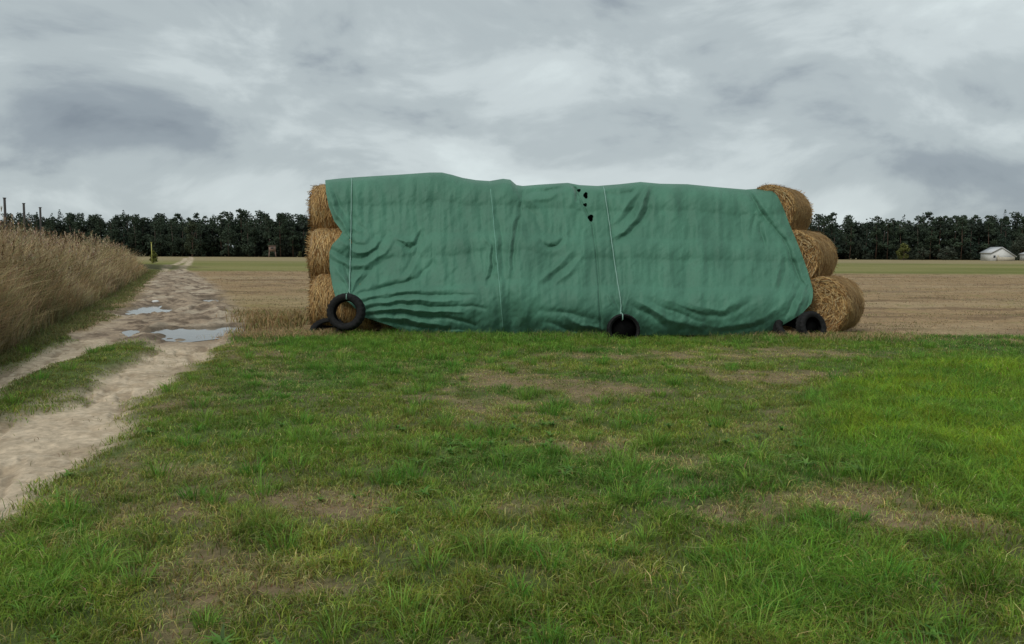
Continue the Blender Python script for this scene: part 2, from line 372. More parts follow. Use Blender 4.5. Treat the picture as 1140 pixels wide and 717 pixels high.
a = gnt.nodes.new('ShaderNodeAttribute'); a.attribute_name = 'Col'
na = noise_node(gnt, 14, 8, 0.7); nb = noise_node(gnt, 2.2, 6, 0.65)
o1 = mul_noise(gnt, a.outputs['Color'], na, 0.6, 1.4); o2 = mul_noise(gnt, o1, nb, 0.82, 1.18)
gnt.links.new(o2, gb.inputs['Base Color']); gb.inputs['Roughness'].default_value = 0.95; gb.inputs['Specular IOR Level'].default_value = 0.1
add_bump(gnt, gb, na, 0.7, 0.03)
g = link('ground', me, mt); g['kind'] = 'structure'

# ------------------------------------------------------------------ puddles
mw, wnt, wb = nodes_of('puddle water')
wb.inputs['Base Color'].default_value = (0.12, 0.105, 0.085, 1); wb.inputs['Roughness'].default_value = 0.06; wb.inputs['IOR'].default_value = 1.33
nn = noise_node(wnt, 3, 3, 0.5); add_bump(wnt, wb, nn, 0.06, 0.02)
for P, z in ((PUD1, -0.075), (PUD2, -0.075), (PUD3, -0.085)):
    c = P.mean(0); pts = []
    n = len(P)
    for i in range(n):
        for t in (0, 0.5):
            q = P[i] * (1 - t) + P[(i + 1) % n] * t; dv = q - c; pts.append(c + dv * (1 + 0.55 / max(np.linalg.norm(dv), .6)))
    bmv = np.array([[p[0], p[1], z] for p in pts])
    me = np_mesh('puddle', np.concatenate([bmv, [[c[0], c[1], z]]]), np.array([[i, (i + 1) % len(pts), len(pts)] for i in range(len(pts))]).ravel(), np.full(len(pts), 3))
    o = link('puddle', me, mw); o['kind'] = 'structure'

# ------------------------------------------------------------------ meadow grass
def sample_wedge(n, r1, r2, a1, a2, p=1.0):
    """points in a wedge; density per square metre falls off as r^-p"""
    e = 2 - p; u = rng.random(n)
    r = (r1 ** e + u * (r2 ** e - r1 ** e)) ** (1 / e)
    th = np.radians(a1 + rng.random(n) * (a2 - a1)); return r * np.sin(th), r * np.cos(th)
def jitter(c, n, s=0.15): return np.clip(c * (1 + (rng.random((n, 1)) - .5) * 2 * s + (rng.random((n, 3)) - .5) * s), 0, 1)
X, Y = sample_wedge(900000, 2.0, 22, -38, 38, 1.15)
m_ = masks(X, Y)
tuft = fbm(X * 5.5, Y * 5.5, 3, 13); tuft2 = fbm(X * 1.7, Y * 1.7, 4, 19)
dens = np.clip(0.25 + 1.2 * sstep(0.34, 0.6, tuft) * (0.4 + tuft2), 0, 1)
dens = np.maximum(dens * (1 - 0.45 * m_['brown']), 0.9 * m_['lush'] * (1 - m_['brown']))
dens *= (1 - m_['rut']) * (1 - m_['mud']) * m_['meadow']
inpile = (np.abs(X - 1.0) < 5.4) & (Y > 15.55)
keep = (rng.random(len(X)) < dens) & ~inpile
X, Y = X[keep], Y[keep]; sub = {k: v[keep] for k, v in m_.items()}; tuft = tuft[keep]; tuft2 = tuft2[keep]; n = len(X)
Z = height(X, Y, sub) - 0.005
lush, brown = sub['lush'], sub['brown']
tall = sstep(0.5, 0.78, tuft) * sstep(0.42, 0.7, tuft2)
hh = (0.03 + 0.035 * rng.random(n)) * (1 - 0.35 * brown) + lush * (0.03 + 0.055 * rng.random(n)) + tall * 0.13 * rng.random(n) * (1 - brown * .8) + .05 * sstep(.45, .7, fbm(X * 9, Y * 9, 2, 29)) * rng.random(n) * sstep(9, 4, Y)
bright = sub['lp'] * (.55 + .45 * sstep(.35, .6, fbm(X, Y, 3, 66)))
hh += bright * 0.05 * rng.random(n)
hh *= 1 + 0.25 * (Y > 14)
q = fbm(X * 0.7, Y * 0.7, 4, 23)
ct = np.zeros((n, 3)) + (0.105, 0.150, 0.026)
ct = lerp(ct, (0.060, 0.130, 0.028), sstep(0.5, 0.7, q) * 0.8)
ct = lerp(ct, (0.17, 0.175, 0.040), sstep(0.5, 0.3, q) * 0.7)
ct = lerp(ct, (0.150, 0.200, 0.022), bright * 0.9); ct = lerp(ct, (0.085, 0.17, 0.026), lush * (1 - bright) * 0.6)
ct = lerp(ct, (0.17, 0.145, 0.065), brown * 0.5)
dead = rng.random(n) < (0.07 + 0.55 * brown + 0.09 * (1 - lush)) * (1 - 0.6 * bright)
ct[dead] = np.array((0.30, 0.24, 0.125)) * (0.6 + 0.6 * rng.random((dead.sum(), 1)))
olive = np.clip(blobs(sub['px'], sub['py'], [(80, 410, 130, 40, 1.0), (215, 425, 60, 45, .7), (130, 510, 70, 45, .7), (560, 440, 160, 26, .5), (860, 470, 50, 60, .7), (250, 590, 120, 60, .3), (500, 560, 200, 80, .35)]), 0, 1) * (.4 + .6 * sstep(.35, .6, fbm(X * 1.5, Y * 1.5, 3, 67)))
hh *= 1 - .3 * olive
ct = lerp(ct, (0.155, 0.150, 0.05), olive * .8)
gapn = sstep(.35, .65, fbm(X * 4.0, Y * 4.0, 4, 68)); ct = ct * (.86 + .36 * gapn)[:, None]
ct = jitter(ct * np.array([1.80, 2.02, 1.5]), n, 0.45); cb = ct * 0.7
az = rng.random(n) * 6.283; ln = 0.25 + 0.9 * rng.random(n) + 0.4 * dead
wd = (0.0028 + 0.0028 * rng.random(n)) * (1 + Y * 0.055)
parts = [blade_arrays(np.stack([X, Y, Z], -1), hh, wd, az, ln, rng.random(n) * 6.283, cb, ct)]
# taller fine tufts, arching outwards
X, Y = sample_wedge(1700, 2.4, 15.5, -36, 36, 0.8); mm = masks(X, Y)
k = (rng.random(len(X)) < (0.15 + mm['lush']) * (1 - mm['brown'])) & (mm['rut'] < .1) & (mm['meadow'] > .9) & (mm['mud'] < .1)
X, Y = X[k], Y[k]; per = 60; n = len(X) * per
cx = np.repeat(X, per); cy = np.repeat(Y, per); sz = np.repeat(0.5 + 0.7 * rng.random(len(X)), per)
a_ = rng.random(n) * 6.283; rr = rng.random(n) ** 0.7 * 0.09 * sz
xx = cx + rr * np.cos(a_); yy = cy + rr * np.sin(a_)
hue = np.repeat(rng.random(len(X)), per)
ct = lerp(np.zeros((n, 3)) + (0.13, 0.32, 0.04), (0.25, 0.40, 0.065), hue); ct = jitter(ct, n, 0.4)
parts.append(blade_arrays(np.stack([xx, yy, height(xx, yy)], -1), (0.10 + 0.12 * rng.random(n)) * sz, (0.003 + 0.0025 * rng.random(n)) * (1 + cy * .04),
                          a_ + (rng.random(n) - .5), 0.35 + 0.9 * rng.random(n), rng.random(n) * 6.283, ct * 0.75, ct))
# stray tufts growing into the sand of the ruts
X, Y = sample_wedge(60000, 4, 16, -38, -8, 1.0); mm = masks(X, Y)
k = (mm['rut'] > .15) & (mm['mud'] < .2) & (rng.random(len(X)) < sstep(.60, .70, fbm(X * 2.2, Y * 2.2, 4, 111)) * (1.1 - mm['rut'])+ .004); X, Y = X[k], Y[k]; n = len(X)
ct = jitter(lerp(np.zeros((n, 3)) + (0.18, 0.22, 0.06), (0.34, 0.28, 0.15), rng.random(n)), n, .35)
parts.append(blade_arrays(np.stack([X, Y, height(X, Y) - .004], -1), .02 + .05 * rng.random(n), .005 + 0 * X, rng.random(n) * 6.283, .4 + .8 * rng.random(n), rng.random(n) * 6.283, ct * .8, ct))
# broad-leaved weeds, flat rosettes
X, Y = sample_wedge(700, 2.4, 7.5, -36, 36, 1.0); mm = masks(X, Y)
k = (mm['rut'] < .2) & (mm['meadow'] > .9) & (mm['mud'] < .1) & (fbm(X * .8, Y * .8, 3, 44) > .5)
X, Y = X[k], Y[k]; per = 9; n = len(X) * per; cx = np.repeat(X, per); cy = np.repeat(Y, per); a_ = np.tile(np.arange(per) / per * 6.283, len(X)) + rng.random(n) * .5; sz = np.repeat(.5 + .7 * rng.random(len(X)), per)
ct = jitter(np.zeros((n, 3)) + (0.16, 0.30, 0.06), n, .35)
parts.append(blade_arrays(np.stack([cx, cy, height(cx, cy) + .012], -1), (.05 + .05 * rng.random(n)) * sz, .017 * sz, a_, .9 + .5 * rng.random(n), a_ + 1.57, ct * .8, ct))
# taller weeds and grass pushed up against the foot of the pile
n = 9000; X = rng.uniform(-4.9, 7.4, n); Y = 15.22 - rng.random(n) ** 2 * .9; k = rng.random(n) < sstep(.38, .62, fbm(X * 1.4, Y * .5, 3, 55)) + .12; X, Y = X[k], Y[k]; n = len(X)
ct = jitter(np.zeros((n, 3)) + (0.16, 0.27, 0.05), n, .4); dd = rng.random(n) < .2; ct[dd] = (.36, .29, .15)
parts.append(blade_arrays(np.stack([X, Y, height(X, Y)], -1), .07 + .14 * rng.random(n) ** 2, .008 + 0 * X, rng.random(n) * 6.283, .2 + .7 * rng.random(n), rng.random(n) * 6.283, ct * .8, ct))
V, L, Cn, K = join(parts)
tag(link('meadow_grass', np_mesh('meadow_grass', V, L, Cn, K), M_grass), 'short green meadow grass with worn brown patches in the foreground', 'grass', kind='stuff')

# field: dry stubble and weeds, golden grass by the left end of the pile
X, Y = sample_wedge(300000, 15, 75, -38, 38, 1.3); mm = masks(X, Y)
gold = sstep(3.4, 1.2, np.abs(X + 6.4)) * sstep(14.8, 16.3, Y) * sstep(24, 17.5, Y)
nzz = fbm(X * 0.6, Y * 0.9, 4, 77)
den_ = (0.12 + 0.5 * sstep(0.45, 0.7, nzz) + gold * 0.9) * (1 - mm['meadow'] * (1 - gold)) * (1 - mm['mud']) * (1 - mm['rut']) * (mm['bank'] < -.2) * (1 - mm['far'])
k = (rng.random(len(X)) < den_) & ~((np.abs(X - 1.0) < 5.5) & (Y > 15.4) & (Y < 19.2))
X, Y, gold, nzz = X[k], Y[k], gold[k], nzz[k]; n = len(X)
ct = lerp(np.zeros((n, 3)) + (0.33, 0.25, 0.145), (0.15, 0.18, 0.05), sstep(0.55, 0.75, nzz) * 0.5 * sstep(45, 20, Y))
ct = lerp(ct, (0.34, 0.24, 0.09), gold * .7); ct[rng.random(n) < .15 * gold] = (0.13, 0.16, 0.04)
ct = jitter(ct, n, 0.3)
parts = [blade_arrays(np.stack([X, Y, height(X, Y) - .005], -1), 0.025 + 0.04 * rng.random(n) + gold * (0.08 + 0.28 * rng.random(n)), (0.006 + Y * 0.0005) * (1 + 0 * gold), rng.random(n) * 6.283,
                      0.3 + 0.9 * rng.random(n), rng.random(n) * 6.283, ct * .8, ct)]
V, L, Cn, K = join(parts)
tag(link('stubble', np_mesh('stubble', V, L, Cn, K), M_dry), 'dry stubble and golden weeds on the harvested field', 'stubble', kind='stuff')

# loose straw shed round both ends of the pile
n = 5200; side = rng.random(n) < .55; X = np.where(side, rng.normal(-4.3, .55, n), rng.normal(6.3, .7, n)); Y = 15.0 + rng.normal(.15, .35, n)
ct = jitter(np.zeros((n, 3)) + (0.42, 0.30, 0.15), n, .4)
V, L, Cn, K = blade_arrays(np.stack([X, Y, height(X, Y) + .01 + .05 * rng.random(n)], -1), .06 + .12 * rng.random(n), .006 + 0 * X, rng.random(n) * 6.283, 1.2 + .3 * rng.random(n), rng.random(n) * 6.283, ct, ct)
tag(link('loose_straw', np_mesh('loose_straw', V, L, Cn, K), M_dry), 'loose straw shed on the ground at both ends of the pile', 'straw', kind='stuff')

# ------------------------------------------------------------------ tall dry grass bank at the left
def along_bank(n, y1, y2, d1, d2, p=1.0):
    e = 1 - p if abs(1 - p) > 1e-6 else 1e-6
    u = rng.random(n); y = (y1 ** e + u * (y2 ** e - y1 ** e)) ** (1 / e)
    d = d1 + (d2 - d1) * rng.random(n); x = np.interp(y, BANK[:, 1], BANK[:, 0]) - d / 0.925; return x, y, d
X, Y, D = along_bank(230000, 5, 68, 0.15, 7.5, 1.6)
clump = fbm(X * 0.9, Y * 0.9, 3, 81); c2 = fbm(X * 0.35, Y * 0.35, 3, 83)
k = rng.random(len(X)) < sstep(0.2, 0.55, clump) * sstep(0.0, 0.6, D) + .25
X, Y, D, clump, c2 = X[k], Y[k], D[k], clump[k], c2[k]; n = len(X)
rise = sstep(-0.2, 1.7, D); endf = sstep(69, 60, Y)
c3 = fbm(X * 0.55, Y * 0.28, 3, 87)
hh = (0.45 + 1.75 * rise) * (0.30 + 0.72 * rng.random(n)) * (0.62 + 0.72 * c3) * (0.35 + .65 * endf)
green = sstep(0.6, 0.0, D) * 0.6
ct = lerp(np.zeros((n, 3)) + (0.58, 0.45, 0.25), (0.36, 0.245, 0.12), sstep(0.4, 0.7, clump) * .8)
ct = lerp(ct, (0.55, 0.46, 0.28), sstep(0.45, 0.65, c2) * .8)
ct = lerp(ct, (0.17, 0.095, 0.05), sstep(0.56, 0.68, fbm(X * 1.3, Y * .8, 3, 91)) * .8)
ct = lerp(ct, (0.15, 0.16, 0.06), sstep(0.56, 0.68, fbm(X * 1.1, Y * .7, 3, 95)) * .7)
ct = lerp(ct, (0.085, 0.105, 0.03), green); ct = jitter(ct, n, 0.3)
lowg = rng.random(n) < 0.30; hh = np.where(lowg, hh * .5, hh); ct[lowg] = jitter(np.zeros((lowg.sum(), 3)) + (0.20, 0.165, 0.08), lowg.sum(), .3)
cb = lerp(ct * .9, (0.20, 0.155, 0.08), 0.35)
az = rng.normal(0.3, 1.2, n); Zb = height(X, Y)
pt = [blade_arrays(np.stack([X, Y, Zb], -1), hh, 0.006 + 0.00045 * Y + 0.006 * rng.random(n), az, 0.15 + 0.95 * rng.random(n) ** 1.3, rng.random(n) * 6.283, cb, ct)]
# feathery seed heads: small blades around the top of some stalks
sel = np.where((~lowg) & (D > 0.9) & (rng.random(n) < .10))[0]; per = 9
sx = np.repeat(X[sel], per); sy = np.repeat(Y[sel], per); sz = np.repeat(Zb[sel] + hh[sel] * .92, per); N2 = len(sx)
t = rng.random(N2); aa = rng.random(N2) * 6.283
P = np.stack([sx + rng.normal(0, .01, N2), sy + rng.normal(0, .01, N2), sz - 0.22 * t + .04], -1)
ct2 = jitter(np.zeros((N2, 3)) + (0.42, 0.33, 0.22), N2, .3); brn = np.repeat(rng.random(len(sel)) < .35, per); ct2[brn] *= (0.45, 0.36, 0.3)
pt.append(blade_arrays(P, 0.07 + .07 * rng.random(N2), 0.010 + 0.0006 * sy, aa, 0.5 + .5 * rng.random(N2), rng.random(N2) * 6.283, ct2, ct2))
# a few taller stalks breaking the skyline
V, L, Cn, K = join(pt)
tag(link('dry_grass', np_mesh('dry_grass', V, L, Cn, K), M_dry), 'tall tan dry grass and reeds on the bank left of the track', 'dry grass', kind='stuff')
# green verge: foot of the bank, strip between the ruts, edges of the track
X, Y, D = along_bank(90000, 4, 70, -1.3, 0.6, 1.3); mm = masks(X, Y)
k = (mm['rut'] < .3) & (mm['mud'] < .45) & (rng.random(len(X)) < sstep(-1.3, 0.2, D + (fbm(X, Y, 3, 5) - .5)))
X, Y, D = X[k], Y[k], D[k]; n = len(X); ct = jitter(lerp(np.zeros((n, 3)) + (0.14, 0.18, 0.05), (0.26, 0.24, 0.10), rng.random(n)), n, .35)
hv = (0.05 + .13 * rng.random(n) * sstep(-1, .3, D) + .1 * sstep(0, .9, D) * rng.random(n))
V, L, Cn, K = join([blade_arrays(np.stack([X, Y, height(X, Y)], -1), hv, 0.005 + .0005 * Y, rng.random(n) * 6.283, .3 + .8 * rng.random(n), rng.random(n) * 6.283, ct * .8, ct)])
tag(link('verge_grass', np_mesh('verge_grass', V, L, Cn, K), M_grass), 'dark green verge grass along the foot of the dry bank', 'grass', kind='stuff')

# ------------------------------------------------------------------ the pile
YF = 15.35; RB = 0.58; SB = 0.60            # front of the bottom row, bale radius, set-back of each row
ROWY = [YF + RB, YF + RB + SB, YF + RB + 2 * SB]
dz = 0.97
ROWZ = [RB - 0.03, RB - 0.03 + dz, RB - 0.03 + 2 * dz]
YC = ROWY[2]                               # crest
def bale_mesh(seed, L_=1.18, R=RB):
    r = np.random.default_rng(seed)
    nt_, ns = 96, 46
    prof = []
    hl = L_ / 2; rd = 0.09
    for t in np.linspace(0, 1, 9): prof.append((-hl, R * t * 0.9 if t < 1 else R - rd))
    for a in np.linspace(0, math.pi / 2, 5)[1:]: prof.append((-hl + rd - rd * math.cos(a), R - rd + rd * math.sin(a)))
    for x in np.linspace(-hl + rd, hl - rd, 22)[1:]: prof.append((x, R))
    for a in np.linspace(0, math.pi / 2, 5)[1:]: prof.append((hl - rd + rd * math.sin(a), R - rd + rd * math.cos(a)))
    for t in np.linspace(1, 0, 9): prof.append((hl, R * t * 0.9 if t < 1 else R - rd))
    prof = np.array(prof); th = np.arange(nt_) / nt_ * 2 * np.pi
    I, J = np.meshgrid(np.arange(len(prof)), np.arange(nt_), indexing='ij')
    px_ = prof[I, 0]; rr = prof[I, 1]; T = th[J]
    s = seed * 3.7
    wob = (fbm(np.cos(T) * 1.2 + px_ * 0.9 + s, np.sin(T) * 1.2 + s, 3) - .5) * 0.10 + (fbm(px_ * 26 + s, T * 2.2, 3) - .5) * 0.045
    rr2 = rr * (1 + wob / R * (rr / R)); xx = px_ + (fbm(np.cos(T) * rr * 9 + s, np.sin(T) * rr * 9, 3) - .5) * 0.06 * np.sign(px_) * (np.abs(px_) > hl - .03)
    V = np.stack([xx, rr2 * np.cos(T), rr2 * np.sin(T)], -1).reshape(-1, 3)
    V[:, 2] = np.where(V[:, 2] < -R + .05, -R + .05 + (V[:, 2] + R - .05) * .4, V[:, 2])
    f = grid_faces(len(prof), nt_); wrapf = np.array([[i * nt_ + nt_ - 1, (i + 1) * nt_ + nt_ - 1, (i + 1) * nt_, i * nt_] for i in range(len(prof) - 1)])
    f = np.concatenate([f, wrapf])
    sh = fbm(px_ * 18 + s, T * 1.6, 4).ravel(); sh2 = fbm(np.cos(T) * 2 + s, px_ * 2, 3).ravel()
    c = lerp(np.zeros((len(V), 3)) + (0.27, 0.17, 0.075), (0.13, 0.075, 0.03), sstep(.45, .7, sh)); c = lerp(c, (0.40, 0.29, 0.16), sstep(.5, .8, sh2) * .5)
    parts = [(V, f.ravel(), np.full(len(f), 4), c)]
    # straws lying round the curved side
    n = 5200; x0 = r.uniform(-hl + .02, hl - .02, n); t0 = r.uniform(0, 2 * math.pi, n); ln = r.uniform(.08, .38, n) ; tilt = r.normal(0, .35, n)
    out1 = r.random(n) ** 5 * .07; out0 = r.random(n) * .012; w_ = r.uniform(.004, .009, n)
    def P(tt, k, side):
        th_ = t0 + tt * ln / R * np.cos(tilt); x = x0 + tt * ln * np.sin(tilt) + side * w_ * .5
        x = np.clip(x, -hl - .03, hl + .03)
        rad_ = R * (1 + ((fbm(np.cos(th_) * 1.2 + x * .9 + s, np.sin(th_) * 1.2 + s, 3) - .5) * .10) / R) + .008 + k - .05 * sstep(hl - .1, hl, np.abs(x))
        v = np.stack([x, rad_ * np.cos(th_), rad_ * np.sin(th_)], -1); v[:, 2] = np.maximum(v[:, 2], -R + .01); return v
    a, b, c_, d = P(0, out0, -1), P(0, out0, 1), P(.5, .012 + out1 * .3, 1), P(.5, .012 + out1 * .3, -1); e, g_ = P(1, out1, 1), P(1, out1, -1)
    VV = np.stack([a, b, c_, d, e, g_], 1).reshape(-1, 3); ix = (np.arange(n)[:, None] * 6 + np.array([0, 1, 2, 3, 3, 2, 4, 5])).ravel()
    pal = np.array([(0.54, 0.36, 0.15), (0.44, 0.26, 0.095), (0.26, 0.13, 0.042), (0.50, 0.38, 0.20), (0.15, 0.08, 0.03)])
    cc = pal[r.choice(5, n, p=[.28, .28, .2, .12, .12])] * r.uniform(.8, 1.15, (n, 1)); parts.append((VV, ix, np.full(2 * n, 4), np.repeat(cc, 6, 0)))
    # loose straws on the flat ends, pointing every way
    n = 2600; rr = R * .97 * np.sqrt(r.random(n)); t0 = r.random(n) * 6.283; a0 = t0 + math.pi / 2 + r.normal(0, .6, n); ln = r.uniform(.05, .25, n); sg = np.where(r.random(n) < .5, -1, 1)
    p0 = np.stack([sg * (hl + .012 + .01 * r.random(n)), rr * np.cos(t0), rr * np.sin(t0)], -1); dv = np.stack([np.zeros(n), np.cos(a0), np.sin(a0)], -1)
    sd_ = np.stack([np.zeros(n), -np.sin(a0), np.cos(a0)], -1) * .004; p1 = p0 + dv * ln[:, None]; q = np.linalg.norm(p1[:, 1:], axis=1); sc = np.minimum(1, R * .99 / q); p1[:, 1:] *= sc[:, None]; p1[:, 0] += sg * r.random(n) ** 4 * .10
    VV = np.stack([p0 - sd_, p0 + sd_, p1 + sd_, p1 - sd_], 1).reshape(-1, 3); cc = pal[r.choice(5, n)]
    parts.append((VV, np.arange(4 * n), np.full(n, 4), np.repeat(cc, 4, 0)))
    # flyaway ends sticking out of the rims
    n = 500; sg = np.where(r.random(n) < .5, -1, 1); t0 = r.random(n) * 6.283; p0 = np.stack([sg * (hl - .05), (R - .03) * np.cos(t0), (R - .03) * np.sin(t0)], -1)
    dv = np.stack([sg * r.uniform(.02, .13, n), np.cos(t0) * r.uniform(-.02, .09, n), np.sin(t0) * r.uniform(-.03, .09, n) - .03], -1); tn = np.stack([np.zeros(n), -np.sin(t0), np.cos(t0)], -1) * .004
    p1 = p0 + dv; p1[:, 2] = np.maximum(p1[:, 2], -R + .01)
    VV = np.stack([p0 - tn, p0 + tn, p1 + tn, p1 - tn], 1).reshape(-1, 3); parts.append((VV, np.arange(4 * n), np.full(n, 4), np.repeat(pal[r.choice(5, n)], 4, 0)))
    V, L, Cn, K = join(parts); return np_mesh('hay_bale', V, L, Cn, K)
bm_v = [bale_mesh(3), bale_mesh(8)]
for b in bm_v: b.materials.append(M_straw)
BG = 'round straw bales stacked under the green tarpaulin'
def bale(x_edge_px, py, row, side, yaw, label, v=0, dx=0.0, roll_=0.0, back=0.0):
    """side -1: left end of the bale meets that sight line; +1: right end"""
    y = ROWY[row]; c = at_depth(x_edge_px, py, y)
    half = 0.59 * abs(math.cos(yaw)) + RB * abs(math.sin(yaw)); y += back
    o = bpy.data.objects.new('hay_bale', bm_v[v]); C.objects.link(o)
    o.location = (c[0] - side * half + dx, y, ROWZ[row] + 0.02 * (row == 0)); o.rotation_euler = (roll_, 0, yaw)
    tag(o, label, 'hay bale', BG); return o
bale(351, 340, 0, -1, 0.0, 'bottom left straw bale behind the standing tyre', 0, 0, 0.6, .13)
bale(347, 290, 1, -1, 0.05, 'middle bale of the ragged straw stack at the left end', 1, 0, 2.0, .10)
bale(350, 235, 2, -1, -0.04, 'top left straw bale poking out of the tarpaulin corner', 0, 0, 3.6, .14)
yw = math.radians(52)
bale(973, 340, 0, 1, yw, 'lowest and largest straw bale at the right end beside the field', 0, -0.02, 1.1, .28)
bale(940, 290, 1, 1, yw, 'middle straw bale of the three stepped at the right end', 1, 0, 0.4, .28)
bale(911, 240, 2, 1, yw, 'top right straw bale against the sky', 0, 0, 5.0, .24)
b = bale(424, 360, 0, -1, 0.0, 'brown bale base showing under the tarpaulin hem right of the standing left tyre', 1, 0, 4.0, .22)
b = bale(884, 360, 0, 1, 0.0, 'dark bale base showing under the raised tarpaulin hem at the right', 1, -0.05, 2.6, .22)

# ---- tarpaulin: outline in photo sight lines, sheet lies on the bale profile
TOP = np.array([(362, 200.5), (380, 198.5), (400, 197), (450, 194), (478, 192), (492, 192), (503, 194.5), (515, 198), (530, 200.5), (545, 201.5), (560, 199), (568, 200), (575, 206), (582, 207), (600, 205.5), (632, 203.5), (645, 206), (665, 207), (690, 205), (713, 202.5),
                (735, 204.5), (765, 205), (800, 208.5), (830, 211), (845, 210), (859, 209.5)], float)
BOT = np.array([(374, 333), (388, 336), (398, 346), (405, 353), (420, 358), (436, 363), (450, 370), (480, 376), (560, 378), (640, 377), (690, 377), (740, 378), (800, 377), (840, 374), (853, 371), (866, 365), (880, 357), (893, 349), (903, 338)], float)
LEFT = np.array([(362, 200.5), (363, 215), (366, 230), (372, 246), (381, 258), (378, 264), (370, 272), (366.5, 281), (367, 300), (370, 318), (374, 333)], float)
RIGHT = np.array([(859, 209.5), (866, 219), (872, 231), (879, 250), (886, 266), (893, 284), (899, 301), (905, 322), (905, 331), (903, 338)], float)
def curve(P, t):
    d = np.concatenate([[0], np.cumsum(np.hypot(*np.diff(P, axis=0).T))]); d /= d[-1]
    return np.stack([np.interp(t, d, P[:, 0]), np.interp(t, d, P[:, 1])], -1)
NU, NV = 760, 300
u = np.linspace(0, 1, NU); v = np.linspace(0, 1, NV)
TC, BC, LC, RC = curve(TOP, u), curve(BOT, u), curve(LEFT, v), curve(RIGHT, v)
U, VV_ = np.meshgrid(u, v, indexing='ij'); U3 = U[..., None]; V3 = VV_[..., None]
Q = (1 - V3) * TC[:, None] + V3 * BC[:, None] + (1 - U3) * LC[None] + U3 * RC[None] - ((1 - U3) * (1 - V3) * TC[0] + U3 * (1 - V3) * TC[-1] + (1 - U3) * V3 * BC[0] + U3 * V3 * BC[-1])
tx, ty = Q[..., 0], Q[..., 1]
ztop = 205.0; zbot = 377.0
frac = (ty - TC[:, None, 1]) / (377.0 - TC[:, None, 1])
Zr = (ROWZ[2] + RB + .06) * (1 - frac)     # nominal height of each sheet point
_zt = np.linspace(-.3, 3.6, 800)
def _profile():
    """front of the bale rows in section: taut over the rounds, sagging between, tucked in near the ground"""
    rr = RB + .06; yy = np.full(_zt.shape, YC); hull = np.full(_zt.shape, 99.0)
    for yc_, zc_ in zip(ROWY, ROWZ):
        d = rr ** 2 - (_zt - zc_) ** 2; yy = np.minimum(yy, np.where(d > 0, yc_ - np.sqrt(np.maximum(d, 0)), 99))
    k = SB / dz; nrm = math.hypot(1, k); zo = rr * k / nrm; yo = rr / nrm
    line = ROWY[0] - yo + k * (_zt - (ROWZ[0] + zo)); line = np.where((_zt > ROWZ[0] + zo) & (_zt < ROWZ[2] + zo), line, 99)
    y = np.minimum(np.minimum(yy, line + .055), YC)
    y = np.where(_zt < ROWZ[0], ROWY[0] - rr + .26 * ((ROWZ[0] - _zt) / ROWZ[0]) ** 2, y)
    g_ = np.exp(-np.linspace(-2.5, 2.5, 31) ** 2); g_ /= g_.sum(); yp_ = np.concatenate([np.full(15, y[0]), y, np.full(15, y[-1])])
    return np.minimum(np.convolve(yp_, g_, 'valid'), y + .02)
_yt = _profile()
def front_y(Z): return np.interp(Z, _zt, _yt)
Yb = front_y(Zr + (fbm(tx / 55, ty / 400, 3, 51) - .5) * .42 * np.sin(np.pi * np.clip(frac, 0, 1)))
